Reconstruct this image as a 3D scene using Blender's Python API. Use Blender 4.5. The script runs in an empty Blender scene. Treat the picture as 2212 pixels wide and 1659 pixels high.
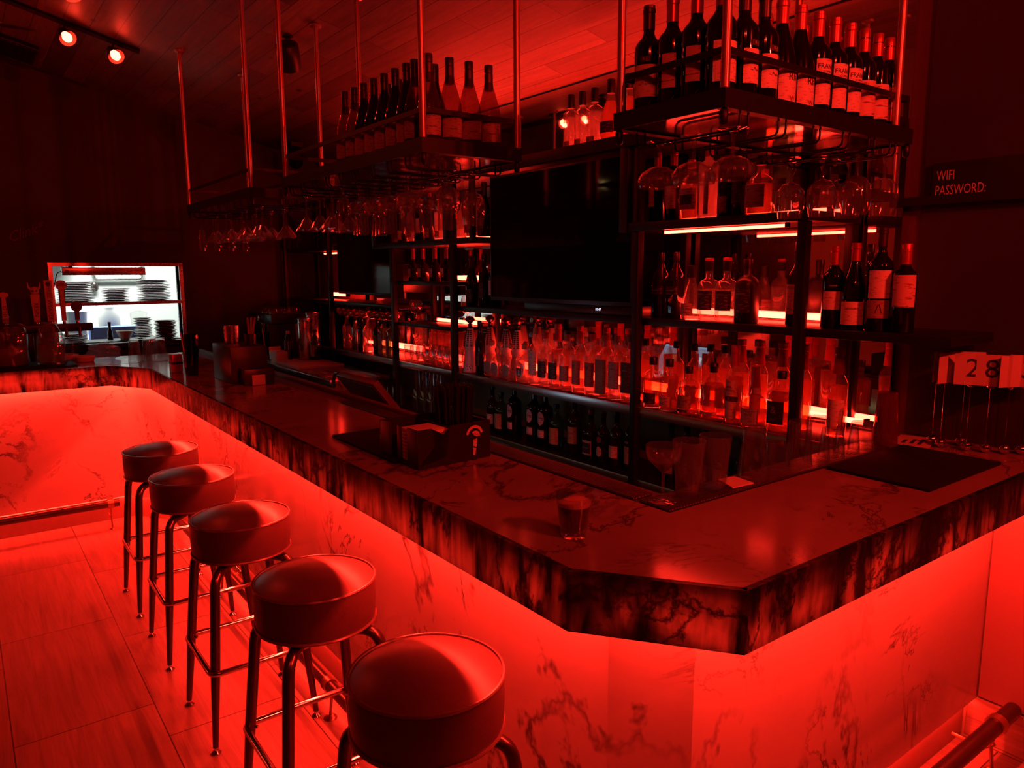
import bpy, bmesh, math, random
from mathutils import Vector, Matrix
random.seed(7)
PI = math.pi
SC = bpy.context.scene
COL = SC.collection

# ------------------------------------------------------------------ camera, world, exposure
cam_d = bpy.data.cameras.new('camera')
cam = bpy.data.objects.new('camera', cam_d)
COL.objects.link(cam)
cam_d.sensor_fit = 'HORIZONTAL'
cam_d.sensor_width = 36.0
cam_d.lens = 36.0 * 1602.66 / 2212.0
cam_d.clip_start = 0.02
yaw, pitch, roll = math.radians(53.309), math.radians(8.628), math.radians(-0.252)
fwd = Vector((math.cos(yaw) * math.cos(pitch), math.sin(yaw) * math.cos(pitch), -math.sin(pitch)))
rgt = Vector((math.sin(yaw), -math.cos(yaw), 0))
upv = rgt.cross(fwd)
r2 = rgt * math.cos(roll) + upv * math.sin(roll)
u2 = -rgt * math.sin(roll) + upv * math.cos(roll)
M = Matrix((r2, u2, -fwd)).transposed().to_4x4()
M.translation = Vector((0, 0, 1.66))
cam.matrix_world = M
SC.camera = cam
w = bpy.data.worlds.new('world')
SC.world = w
w.use_nodes = True
w.node_tree.nodes['Background'].inputs[0].default_value = (0.012, 0.002, 0.002, 1)
w.node_tree.nodes['Background'].inputs[1].default_value = 0.1
SC.view_settings.view_transform = 'Standard'
SC.view_settings.look = 'None'
SC.view_settings.exposure = 0.0
SC.view_settings.gamma = 1.0
SC.view_settings.use_curve_mapping = False
cy = SC.cycles
cy.use_denoising = True
cy.max_bounces = 9
cy.diffuse_bounces = 3
cy.glossy_bounces = 4
cy.transmission_bounces = 4
cy.transparent_max_bounces = 24
cy.caustics_reflective = False
cy.caustics_refractive = False
cy.sample_clamp_indirect = 3.0
cy.blur_glossy = 0.5

LED = (1.0, 0.020, 0.010)          # the red of every LED in the room
P_STRIP = 400.0                    # strips under the counter overhang
P_BASE = 90.0                      # strips under the front panels
P_TUBE = 62.0                      # tubes on the shelves
P_TOP = 110.0                       # tubes on top of the back bar
P_SPOT = 26.0                      # red bulbs in the track heads

# ------------------------------------------------------------------ materials
MATS = {}
def nt(name):
    m = bpy.data.materials.new(name)
    m.use_nodes = True
    t = m.node_tree
    t.nodes.clear()
    out = t.nodes.new('ShaderNodeOutputMaterial')
    MATS[name] = m
    return m, t, out
def N(t, kind, **kw):
    n = t.nodes.new(kind)
    for k, v in kw.items():
        if k.startswith('i_'):
            n.inputs[k[2:].replace('_', ' ')].default_value = v
        else:
            setattr(n, k, v)
    return n
def L(t, a, b):
    t.links.new(a, b)
def col4(c):
    return (c[0], c[1], c[2], 1.0)
def principled(name, base, rough=0.5, metal=0.0, noise=0.0, nscale=30, spec=0.5, stretch=None, coat=0.0, bump=0.0):
    """plain surface with a little procedural variation of its colour and roughness"""
    m, t, out = nt(name)
    p = N(t, 'ShaderNodeBsdfPrincipled')
    p.inputs['Base Color'].default_value = col4(base)
    p.inputs['Roughness'].default_value = rough
    p.inputs['Metallic'].default_value = metal
    p.inputs['Specular IOR Level'].default_value = spec
    p.inputs['Coat Weight'].default_value = coat
    tc = N(t, 'ShaderNodeTexCoord')
    no = N(t, 'ShaderNodeTexNoise')
    no.inputs['Scale'].default_value = nscale
    no.inputs['Detail'].default_value = 4
    src = tc.outputs['Object']
    if stretch:
        mp = N(t, 'ShaderNodeMapping')
        mp.inputs['Scale'].default_value = stretch
        L(t, src, mp.inputs['Vector'])
        src = mp.outputs['Vector']
    L(t, src, no.inputs['Vector'])
    if noise:
        mx = N(t, 'ShaderNodeMix', data_type='RGBA')
        mx.inputs['A'].default_value = col4([c * (1 - noise) for c in base])
        mx.inputs['B'].default_value = col4([min(1, c * (1 + noise)) for c in base])
        L(t, no.outputs['Fac'], mx.inputs['Factor'])
        L(t, mx.outputs['Result'], p.inputs['Base Color'])
    mr = N(t, 'ShaderNodeMapRange')
    mr.inputs['To Min'].default_value = max(0.02, rough * 0.85)
    mr.inputs['To Max'].default_value = min(1, rough * 1.15)
    L(t, no.outputs['Fac'], mr.inputs['Value'])
    L(t, mr.outputs['Result'], p.inputs['Roughness'])
    if bump:
        bp = N(t, 'ShaderNodeBump')
        bp.inputs['Strength'].default_value = bump
        bp.inputs['Distance'].default_value = 0.002
        L(t, no.outputs['Fac'], bp.inputs['Height'])
        L(t, bp.outputs['Normal'], p.inputs['Normal'])
    L(t, p.outputs[0], out.inputs[0])
    return m
def emitter(name, color, strength):
    m, t, out = nt(name)
    e = N(t, 'ShaderNodeEmission')
    e.inputs[0].default_value = col4(color)
    e.inputs[1].default_value = strength
    L(t, e.outputs[0], out.inputs[0])
    return m
def glass(name, tint=(1, 1, 1), edge=0.75, base=0.05, scatter=0.0, scol=(1, 1, 1), rough=0.03):
    """thin clear or tinted glass: lets light through, mirrors more towards its edges; scatter is the cloudiness"""
    m, t, out = nt(name)
    tr = N(t, 'ShaderNodeBsdfTransparent')
    tr.inputs[0].default_value = col4(tint)
    gl = N(t, 'ShaderNodeBsdfGlossy')
    gl.inputs['Roughness'].default_value = rough
    lw = N(t, 'ShaderNodeLayerWeight')
    lw.inputs['Blend'].default_value = 0.35
    pw = N(t, 'ShaderNodeMath', operation='POWER')
    pw.inputs[1].default_value = 2.2
    L(t, lw.outputs['Facing'], pw.inputs[0])
    mr = N(t, 'ShaderNodeMapRange')
    mr.inputs['To Min'].default_value = base
    mr.inputs['To Max'].default_value = edge
    L(t, pw.outputs[0], mr.inputs['Value'])
    mx = N(t, 'ShaderNodeMixShader')
    L(t, mr.outputs['Result'], mx.inputs[0])
    a = tr.outputs[0]
    if scatter:
        tl = N(t, 'ShaderNodeBsdfTranslucent')
        tl.inputs[0].default_value = col4(scol)
        df = N(t, 'ShaderNodeBsdfDiffuse')
        df.inputs[0].default_value = col4(scol)
        m3 = N(t, 'ShaderNodeMixShader')
        m3.inputs[0].default_value = 0.35
        L(t, tl.outputs[0], m3.inputs[1])
        L(t, df.outputs[0], m3.inputs[2])
        m2 = N(t, 'ShaderNodeMixShader')
        m2.inputs[0].default_value = scatter
        L(t, a, m2.inputs[1])
        L(t, m3.outputs[0], m2.inputs[2])
        a = m2.outputs[0]
    L(t, a, mx.inputs[1])
    L(t, gl.outputs[0], mx.inputs[2])
    L(t, mx.outputs[0], out.inputs[0])
    return m
def vein_fac(t, scale, width, seed, warp=0.35, detail=7, stretch=(1, 1, 1)):
    """1 on thin wandering veins, 0 elsewhere"""
    tc = N(t, 'ShaderNodeTexCoord')
    mp = N(t, 'ShaderNodeMapping')
    mp.inputs['Location'].default_value = (seed, seed * 0.7, seed * 1.3)
    mp.inputs['Scale'].default_value = stretch
    L(t, tc.outputs['Object'], mp.inputs['Vector'])
    no = N(t, 'ShaderNodeTexNoise')
    no.inputs['Scale'].default_value = scale
    no.inputs['Detail'].default_value = detail
    no.inputs['Roughness'].default_value = 0.62
    no.inputs['Distortion'].default_value = warp
    L(t, mp.outputs['Vector'], no.inputs['Vector'])
    s = N(t, 'ShaderNodeMath', operation='SUBTRACT')
    s.inputs[1].default_value = 0.5
    L(t, no.outputs['Fac'], s.inputs[0])
    a = N(t, 'ShaderNodeMath', operation='ABSOLUTE')
    L(t, s.outputs[0], a.inputs[0])
    mr = N(t, 'ShaderNodeMapRange')
    mr.inputs['From Min'].default_value = 0.0
    mr.inputs['From Max'].default_value = width
    mr.inputs['To Min'].default_value = 1.0
    mr.inputs['To Max'].default_value = 0.0
    L(t, a.outputs[0], mr.inputs['Value'])
    return mr.outputs['Result']
def mask(t, fac, scale, seed, lo=0.48, hi=0.62):
    tc = N(t, 'ShaderNodeTexCoord')
    mp = N(t, 'ShaderNodeMapping')
    mp.inputs['Location'].default_value = (seed, seed, seed)
    L(t, tc.outputs['Object'], mp.inputs['Vector'])
    no = N(t, 'ShaderNodeTexNoise')
    no.inputs['Scale'].default_value = scale
    L(t, mp.outputs['Vector'], no.inputs['Vector'])
    mr = N(t, 'ShaderNodeMapRange')
    mr.inputs['From Min'].default_value = lo
    mr.inputs['From Max'].default_value = hi
    L(t, no.outputs['Fac'], mr.inputs['Value'])
    mu = N(t, 'ShaderNodeMath', operation='MULTIPLY')
    L(t, fac, mu.inputs[0])
    L(t, mr.outputs['Result'], mu.inputs[1])
    return mu.outputs[0]
def maxi(t, a, b):
    m = N(t, 'ShaderNodeMath', operation='MAXIMUM')
    L(t, a, m.inputs[0])
    L(t, b, m.inputs[1])
    return m.outputs[0]
def marble(name, base, vein, rough, seed=0.0, cloud=0.12, vs=(1.1, 3.4), strength=0.9):
    m, t, out = nt(name)
    v1 = mask(t, vein_fac(t, vs[0], 0.010, seed, 0.5), 1.3, seed + 3, 0.46, 0.56)
    v2 = mask(t, vein_fac(t, vs[1], 0.014, seed + 9, 0.7), 2.0, seed + 5, 0.52, 0.64)
    v3 = mask(t, vein_fac(t, vs[0] * 0.55, 0.012, seed + 21, 0.3), 1.0, seed + 8, 0.42, 0.5)
    v = maxi(t, maxi(t, v1, v2), v3)
    ms = N(t, 'ShaderNodeMath', operation='MULTIPLY')
    ms.inputs[1].default_value = strength
    L(t, v, ms.inputs[0])
    tc = N(t, 'ShaderNodeTexCoord')
    cl = N(t, 'ShaderNodeTexNoise')
    cl.inputs['Scale'].default_value = 2.3
    cl.inputs['Detail'].default_value = 5
    L(t, tc.outputs['Object'], cl.inputs['Vector'])
    mb = N(t, 'ShaderNodeMix', data_type='RGBA')
    mb.inputs['A'].default_value = col4([c * (1 - cloud * 2) for c in base])
    mb.inputs['B'].default_value = col4([min(1, c * (1 + cloud)) for c in base])
    L(t, cl.outputs['Fac'], mb.inputs['Factor'])
    mx = N(t, 'ShaderNodeMix', data_type='RGBA')
    L(t, ms.outputs[0], mx.inputs['Factor'])
    L(t, mb.outputs['Result'], mx.inputs['A'])
    mx.inputs['B'].default_value = col4(vein)
    p = N(t, 'ShaderNodeBsdfPrincipled')
    L(t, mx.outputs['Result'], p.inputs['Base Color'])
    p.inputs['Roughness'].default_value = rough
    L(t, p.outputs[0], out.inputs[0])
    return m
def onyx(name, seed=0.0):
    """thin stone sheet that light shines through, with cloudy vertical streaks and dark fissures"""
    m, t, out = nt(name)
    tc = N(t, 'ShaderNodeTexCoord')
    def noi(scale, st, det=6, rot=0.0):
        mp = N(t, 'ShaderNodeMapping')
        mp.inputs['Scale'].default_value = st
        mp.inputs['Location'].default_value = (seed, seed, seed)
        mp.inputs['Rotation'].default_value = (rot, rot * 0.6, 0)
        L(t, tc.outputs['Object'], mp.inputs['Vector'])
        n = N(t, 'ShaderNodeTexNoise')
        n.inputs['Scale'].default_value = scale
        n.inputs['Detail'].default_value = det
        n.inputs['Distortion'].default_value = 0.6
        L(t, mp.outputs['Vector'], n.inputs['Vector'])
        return n.outputs['Fac']
    streak = noi(9, (2.6, 2.6, 0.55), 7, 0.18)
    blob = noi(4.2, (1, 1, 1.1), 3)
    ramp = N(t, 'ShaderNodeMapRange')
    ramp.inputs['From Min'].default_value = 0.36
    ramp.inputs['From Max'].default_value = 0.66
    L(t, streak, ramp.inputs['Value'])
    r2_ = N(t, 'ShaderNodeMapRange')
    r2_.inputs['From Min'].default_value = 0.36
    r2_.inputs['From Max'].default_value = 0.60
    r2_.inputs['To Min'].default_value = 0.12
    L(t, blob, r2_.inputs['Value'])
    mu = N(t, 'ShaderNodeMath', operation='MULTIPLY')
    L(t, ramp.outputs['Result'], mu.inputs[0])
    L(t, r2_.outputs['Result'], mu.inputs[1])
    v = vein_fac(t, 2.4, 0.02, seed + 2, 0.4, stretch=(1, 1, 0.8))
    iv = N(t, 'ShaderNodeMath', operation='SUBTRACT')
    iv.inputs[0].default_value = 1.0
    L(t, v, iv.inputs[1])
    m3 = N(t, 'ShaderNodeMath', operation='MULTIPLY')
    L(t, mu.outputs[0], m3.inputs[0])
    L(t, iv.outputs[0], m3.inputs[1])
    cm = N(t, 'ShaderNodeMix', data_type='RGBA')
    cm.inputs['A'].default_value = (0.012, 0.010, 0.010, 1)
    cm.inputs['B'].default_value = (0.62, 0.55, 0.50, 1)
    L(t, m3.outputs[0], cm.inputs['Factor'])
    tl = N(t, 'ShaderNodeBsdfTranslucent')
    L(t, cm.outputs['Result'], tl.inputs[0])
    p = N(t, 'ShaderNodeBsdfPrincipled')
    cd = N(t, 'ShaderNodeMix', data_type='RGBA')
    cd.inputs['A'].default_value = (0.06, 0.05, 0.05, 1)
    cd.inputs['B'].default_value = (0.34, 0.28, 0.26, 1)
    L(t, m3.outputs[0], cd.inputs['Factor'])
    L(t, cd.outputs['Result'], p.inputs['Base Color'])
    p.inputs['Roughness'].default_value = 0.18
    mx = N(t, 'ShaderNodeMixShader')
    mx.inputs[0].default_value = 0.78
    L(t, p.outputs[0], mx.inputs[1])
    L(t, tl.outputs[0], mx.inputs[2])
    L(t, mx.outputs[0], out.inputs[0])
    return m
def planks(name, colors, width, length, rough, axes='YX', mortar=0.002, offset=0.37, grain=0.35, origin=(0, 0), dark=(0.01, 0.006, 0.005), knots=True, bump=0.15):
    """boards or plank tiles in rows: the first axis runs along a board"""
    m, t, out = nt(name)
    tc = N(t, 'ShaderNodeTexCoord')
    sp = N(t, 'ShaderNodeSeparateXYZ')
    L(t, tc.outputs['Object'], sp.inputs[0])
    cb = N(t, 'ShaderNodeCombineXYZ')
    for k, ax in enumerate(axes):
        ad = N(t, 'ShaderNodeMath', operation='ADD')
        ad.inputs[1].default_value = origin[k] + 40 * (length if k == 0 else width * 2)
        L(t, sp.outputs[ax], ad.inputs[0])
        L(t, ad.outputs[0], cb.inputs[k])
    br = N(t, 'ShaderNodeTexBrick')
    br.offset = offset
    br.offset_frequency = 2
    br.inputs['Scale'].default_value = 1.0
    br.inputs['Brick Width'].default_value = length
    br.inputs['Row Height'].default_value = width
    br.inputs['Mortar Size'].default_value = mortar
    br.inputs['Mortar Smooth'].default_value = 0.1
    br.inputs['Color1'].default_value = (0, 0, 0, 1)
    br.inputs['Color2'].default_value = (1, 1, 1, 1)
    br.inputs['Mortar'].default_value = (0.5, 0.5, 0.5, 1)
    L(t, cb.outputs[0], br.inputs['Vector'])
    g = N(t, 'ShaderNodeMapping')
    g.inputs['Scale'].default_value = (1.6, 26, 1)
    L(t, cb.outputs[0], g.inputs['Vector'])
    gn = N(t, 'ShaderNodeTexNoise')
    gn.inputs['Scale'].default_value = 1.0
    gn.inputs['Detail'].default_value = 8
    gn.inputs['Roughness'].default_value = 0.7
    gn.inputs['Distortion'].default_value = 1.2
    sc_ = N(t, 'ShaderNodeVectorMath', operation='ADD')
    vs = N(t, 'ShaderNodeVectorMath', operation='SCALE')
    vs.inputs['Scale'].default_value = 7.0
    L(t, br.outputs['Color'], vs.inputs[0])
    L(t, g.outputs['Vector'], sc_.inputs[0])
    L(t, vs.outputs[0], sc_.inputs[1])
    L(t, sc_.outputs[0], gn.inputs['Vector'])
    cr = N(t, 'ShaderNodeValToRGB')
    e = cr.color_ramp.elements
    e[0].position, e[0].color = 0.0, col4(colors[0])
    e[1].position, e[1].color = 1.0, col4(colors[-1])
    for i, c in enumerate(colors[1:-1]):
        x = e.new((i + 1) / (len(colors) - 1))
        x.color = col4(c)
    L(t, br.outputs['Color'], cr.inputs[0])
    gm = N(t, 'ShaderNodeMapRange')
    gm.inputs['From Min'].default_value = 0.25
    gm.inputs['From Max'].default_value = 0.75
    gm.inputs['To Min'].default_value = 1 - grain
    gm.inputs['To Max'].default_value = 1 + grain * 0.6
    L(t, gn.outputs['Fac'], gm.inputs['Value'])
    mu = N(t, 'ShaderNodeMix', data_type='RGBA', blend_type='MULTIPLY')
    mu.inputs['Factor'].default_value = 1
    L(t, cr.outputs[0], mu.inputs['A'])
    L(t, gm.outputs['Result'], mu.inputs['B'])
    last = mu.outputs['Result']
    if knots:
        kn = N(t, 'ShaderNodeTexVoronoi')
        kn.inputs['Scale'].default_value = 1.0
        km = N(t, 'ShaderNodeMapping')
        km.inputs['Scale'].default_value = (1.7, 3.4, 1)
        L(t, cb.outputs[0], km.inputs['Vector'])
        L(t, km.outputs['Vector'], kn.inputs['Vector'])
        kr = N(t, 'ShaderNodeMapRange')
        kr.inputs['From Min'].default_value = 0.03
        kr.inputs['From Max'].default_value = 0.07
        kr.inputs['To Min'].default_value = 1
        kr.inputs['To Max'].default_value = 0
        L(t, kn.outputs['Distance'], kr.inputs['Value'])
        k2 = N(t, 'ShaderNodeMix', data_type='RGBA')
        L(t, kr.outputs['Result'], k2.inputs['Factor'])
        L(t, last, k2.inputs['A'])
        k2.inputs['B'].default_value = col4(dark)
        last = k2.outputs['Result']
    mo = N(t, 'ShaderNodeMix', data_type='RGBA')
    L(t, br.outputs['Fac'], mo.inputs['Factor'])
    L(t, last, mo.inputs['A'])
    mo.inputs['B'].default_value = col4(dark)
    p = N(t, 'ShaderNodeBsdfPrincipled')
    L(t, mo.outputs['Result'], p.inputs['Base Color'])
    rr = N(t, 'ShaderNodeMapRange')
    rr.inputs['To Min'].default_value = rough * 0.75
    rr.inputs['To Max'].default_value = min(1, rough * 1.3)
    L(t, gn.outputs['Fac'], rr.inputs['Value'])
    L(t, rr.outputs['Result'], p.inputs['Roughness'])
    bp = N(t, 'ShaderNodeBump')
    bp.inputs['Strength'].default_value = bump
    bp.inputs['Distance'].default_value = 0.003
    L(t, gn.outputs['Fac'], bp.inputs['Height'])
    L(t, bp.outputs['Normal'], p.inputs['Normal'])
    L(t, p.outputs[0], out.inputs[0])
    return m
def paper(name, base, lines=0.0, ink=(0.05, 0.03, 0.03), lscale=90):
    """label paper, with faint rows of print"""
    m, t, out = nt(name)
    p = N(t, 'ShaderNodeBsdfPrincipled')
    p.inputs['Roughness'].default_value = 0.6
    tc = N(t, 'ShaderNodeTexCoord')
    wv = N(t, 'ShaderNodeTexNoise')
    mp = N(t, 'ShaderNodeMapping')
    mp.inputs['Scale'].default_value = (lscale * 0.5, lscale * 0.5, lscale * 2.2)
    L(t, tc.outputs['Object'], mp.inputs['Vector'])
    L(t, mp.outputs['Vector'], wv.inputs['Vector'])
    wv.inputs['Scale'].default_value = 1.0
    mr = N(t, 'ShaderNodeMapRange')
    mr.inputs['From Min'].default_value = 0.56
    mr.inputs['From Max'].default_value = 0.66
    mr.inputs['To Max'].default_value = lines
    L(t, wv.outputs['Fac'], mr.inputs['Value'])
    mx = N(t, 'ShaderNodeMix', data_type='RGBA')
    mx.inputs['A'].default_value = col4(base)
    mx.inputs['B'].default_value = col4(ink)
    L(t, mr.outputs['Result'], mx.inputs['Factor'])
    L(t, mx.outputs['Result'], p.inputs['Base Color'])
    L(t, p.outputs[0], out.inputs[0])
    return m
def perforated(name, base, scale):
    """rubber mat with a grid of studs"""
    m, t, out = nt(name)
    tc = N(t, 'ShaderNodeTexCoord')
    vo = N(t, 'ShaderNodeTexVoronoi')
    vo.inputs['Scale'].default_value = scale
    vo.inputs['Randomness'].default_value = 0.0
    L(t, tc.outputs['Object'], vo.inputs['Vector'])
    p = N(t, 'ShaderNodeBsdfPrincipled')
    p.inputs['Base Color'].default_value = col4(base)
    p.inputs['Roughness'].default_value = 0.32
    bp = N(t, 'ShaderNodeBump')
    bp.inputs['Strength'].default_value = 0.9
    bp.inputs['Distance'].default_value = 0.006
    L(t, vo.outputs['Distance'], bp.inputs['Height'])
    L(t, bp.outputs['Normal'], p.inputs['Normal'])
    L(t, p.outputs[0], out.inputs[0])
    return m

M_FLOOR = planks('floor_plank_tile', [(0.30, 0.22, 0.17), (0.42, 0.32, 0.25), (0.36, 0.27, 0.2)], 0.4575, 0.92, 0.30, 'YX', 0.0022, 0.72, 0.45, (-0.885, -0.0175), (0.03, 0.02, 0.018), knots=False, bump=0.12)
M_CEIL = planks('ceiling_boards', [(0.16, 0.10, 0.07), (0.30, 0.20, 0.14), (0.22, 0.15, 0.11), (0.36, 0.26, 0.2)], 0.135, 1.15, 0.5, 'YX', 0.0018, 0.41, 0.5, (0.3, 0.0))
M_WALL = principled('charcoal_paint', (0.032, 0.024, 0.026), 0.7, noise=0.1, nscale=4)
M_WALLR = principled('maroon_paint', (0.10, 0.028, 0.026), 0.65, noise=0.1, nscale=4)
M_BEIGE = principled('beige_paint', (0.42, 0.34, 0.22), 0.8, noise=0.06, nscale=6)
M_WAINSCOT = principled('smooth_wall_panel', (0.33, 0.22, 0.2), 0.45, noise=0.05, nscale=3)
M_BASETILE = planks('base_tile', [(0.36, 0.28, 0.22), (0.46, 0.36, 0.28)], 0.16, 0.92, 0.35, 'YZ', 0.0015, 0.3, 0.5, (0, 0), knots=False)
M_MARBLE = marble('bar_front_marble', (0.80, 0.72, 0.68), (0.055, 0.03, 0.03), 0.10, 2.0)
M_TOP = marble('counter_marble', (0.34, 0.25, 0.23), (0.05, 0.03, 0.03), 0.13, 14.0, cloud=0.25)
M_ONYX = onyx('backlit_onyx', 3.0)
M_TOE = principled('toe_kick_laminate', (0.34, 0.22, 0.19), 0.5, noise=0.15, nscale=8, stretch=(3, 1, 1))
M_CORE = principled('counter_core', (0.20, 0.14, 0.11), 0.7, noise=0.2)
M_BLACKM = principled('black_steel', (0.022, 0.020, 0.020), 0.42, 0.6, noise=0.15)
M_BLACKS = principled('satin_black', (0.018, 0.016, 0.016), 0.35, noise=0.1)
M_RUBBER = principled('black_rubber', (0.006, 0.006, 0.006), 0.75, noise=0.2, spec=0.25)
M_BARMAT = perforated('studded_rubber', (0.035, 0.018, 0.018), 90)
M_WOODLIP = principled('dark_wood', (0.11, 0.06, 0.045), 0.4, noise=0.35, nscale=12, stretch=(8, 1, 8))
M_STEEL = principled('brushed_steel', (0.62, 0.60, 0.58), 0.28, 1.0, noise=0.1, nscale=60, stretch=(1, 0.05, 1))
M_CHROME = principled('chrome', (0.75, 0.73, 0.72), 0.10, 1.0)
M_ROD = principled('rod_pipe_paint', (0.42, 0.30, 0.28), 0.30, 0.55, noise=0.1)
M_BRONZE = principled('dark_bronze_leg', (0.10, 0.075, 0.07), 0.24, 0.85, noise=0.1)
M_RAIL = principled('foot_rail_metal', (0.10, 0.07, 0.06), 0.3, 0.8, noise=0.2)
M_RAILB = principled('rail_bracket_brass', (0.45, 0.28, 0.16), 0.32, 0.9)
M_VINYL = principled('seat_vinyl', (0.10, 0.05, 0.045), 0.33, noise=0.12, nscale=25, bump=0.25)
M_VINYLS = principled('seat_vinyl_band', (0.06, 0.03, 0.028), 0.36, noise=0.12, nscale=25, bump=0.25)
M_PIPING = principled('seat_piping', (0.10, 0.06, 0.055), 0.25)
M_MIRROR = principled('mirror_glass', (0.72, 0.70, 0.70), 0.015, 1.0)
M_SCREEN = principled('tv_screen', (0.004, 0.004, 0.005), 0.06, spec=0.6)
M_RACKPAN = principled('rack_shelf_panel', (0.20, 0.14, 0.13), 0.10, 0.55)
M_LEDS = emitter('led_strip_light', LED, P_STRIP)
M_LEDB = emitter('led_base_light', LED, P_BASE)
M_LEDT = emitter('led_tube_light', LED, P_TUBE)
M_LEDC = emitter('led_top_light', LED, P_TOP)
M_BULB = emitter('red_bulb_light', (1.0, 0.035, 0.014), 60.0)
M_WARM = emitter('warm_filament_light', (1.0, 0.62, 0.22), 40.0)
M_FILL = emitter('added_fill_glow', (1.0, 0.62, 0.30), 0.45)
M_KLAMP = emitter('kitchen_lamp_light', (0.92, 1.0, 0.93), 45.0)
M_POS = emitter('touch_screen_light', (0.35, 0.5, 0.75), 0.9)
M_POSK = emitter('touch_screen_keys', (0.75, 0.88, 1.0), 1.3)
M_CLOCK = emitter('clock_digits_light', (0.75, 0.8, 1.0), 1.6)
M_LINE = principled('print_ink', (0.03, 0.015, 0.015), 0.6)
M_WINK = principled('pale_print', (0.62, 0.55, 0.48), 0.6)
M_CHALK = principled('chalk', (0.14, 0.10, 0.11), 0.9)
M_GLASS = glass('stemware_glass', (0.95, 0.94, 0.94), 0.95, 0.10, 0.03)
M_CLEAR = glass('clear_bottle_glass', (0.95, 0.94, 0.93), 0.75, 0.05, 0.05)
M_GREENG = glass('green_bottle_glass', (0.35, 0.6, 0.45), 0.6, 0.06, 0.06, (0.4, 0.6, 0.5))
M_FROST = glass('frosted_bottle_glass', (0.9, 0.9, 0.9), 0.3, 0.02, 0.75, (0.85, 0.8, 0.78), 0.35)
M_AMBER = glass('amber_liquor', (0.85, 0.50, 0.28), 0.15, 0.02, 0.26, (0.9, 0.55, 0.35))
M_CLEARL = glass('clear_liquor', (0.93, 0.92, 0.91), 0.15, 0.02, 0.13, (0.95, 0.9, 0.88))
M_ROSE = glass('rose_wine', (0.55, 0.33, 0.28), 0.2, 0.03, 0.10, (0.7, 0.45, 0.4))
M_DARKG = principled('dark_wine_glass', (0.006, 0.005, 0.005), 0.06, spec=0.6)
M_BROWNG = principled('brown_bottle_glass', (0.02, 0.009, 0.006), 0.06, spec=0.6)
M_FOILR = principled('red_foil', (0.52, 0.10, 0.09), 0.32, 0.5, noise=0.15, nscale=80)
M_FOILD = principled('dark_foil', (0.05, 0.025, 0.025), 0.35, 0.4, noise=0.15, nscale=80)
M_CAPB = principled('black_cap', (0.012, 0.010, 0.010), 0.35)
M_CAPR = principled('red_wax', (0.55, 0.06, 0.05), 0.35)
M_CAPS = principled('steel_ball_stopper', (0.55, 0.5, 0.48), 0.15, 1.0)
M_CORK = principled('cork_cap', (0.42, 0.26, 0.16), 0.7, noise=0.3)
M_PAPER = paper('cream_label', (0.66, 0.56, 0.48), 0.55)
M_PAPERW = paper('white_label', (0.78, 0.72, 0.68), 0.4)
M_PAPERR = paper('back_label', (0.70, 0.50, 0.46), 0.75, lscale=60)
M_PAPERD = paper('black_label', (0.035, 0.028, 0.026), 0.5, (0.35, 0.27, 0.2))
M_PAPERG = paper('dark_green_label', (0.05, 0.055, 0.035), 0.5, (0.25, 0.22, 0.12))
M_PAPERT = paper('tan_label', (0.45, 0.30, 0.17), 0.5)
M_PAPERDIM = paper('kraft_label', (0.34, 0.24, 0.2), 0.5)
M_CERAM = principled('painted_ceramic', (0.78, 0.72, 0.68), 0.2)
M_NAPKIN = principled('paper_napkin', (0.75, 0.62, 0.58), 0.8, noise=0.15, nscale=300, stretch=(0.05, 0.05, 1))
M_CARD = principled('number_card', (0.60, 0.50, 0.46), 0.5)
M_TUMBR = glass('red_tumbler', (0.55, 0.28, 0.26), 0.4, 0.05, 0.25, (0.6, 0.25, 0.22))
M_PLATE = principled('dark_plate', (0.16, 0.11, 0.115), 0.35, noise=0.1)
M_WHITE = principled('white_plastic', (0.80, 0.80, 0.78), 0.4)
M_KWALL = principled('kitchen_wall', (0.80, 0.82, 0.80), 0.4, noise=0.04, nscale=5)
M_BLUE = principled('blue_towel', (0.16, 0.25, 0.62), 0.8)
M_YELLOW = principled('yellow_label', (0.75, 0.68, 0.15), 0.6)
M_CARTON = paper('milk_carton', (0.72, 0.60, 0.46), 0.5, lscale=40)
M_COPPER = principled('copper_mug', (0.72, 0.30, 0.18), 0.2, 1.0)
M_BOARD = principled('cutting_board', (0.78, 0.62, 0.56), 0.55, noise=0.05)
M_DRINK = principled('dark_cocktail', (0.05, 0.014, 0.012), 0.2)
M_FOAM = principled('cocktail_foam', (0.50, 0.30, 0.26), 0.6, noise=0.1)
M_LEAF = principled('basil_leaf', (0.03, 0.05, 0.02), 0.5)
M_BAG = glass('clear_plastic_bag', (0.8, 0.78, 0.8), 0.5, 0.08, 0.25, (0.7, 0.65, 0.68), 0.2)
M_TOPSHEEN = principled('window_sheen_grey', (0.34, 0.31, 0.31), 0.16, noise=0.3, nscale=5)
M_TAPW = principled('tap_handle_pale', (0.48, 0.34, 0.3), 0.5, noise=0.2, nscale=40)
M_TAPD = principled('tap_handle_dark', (0.05, 0.035, 0.035), 0.4)

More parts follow.
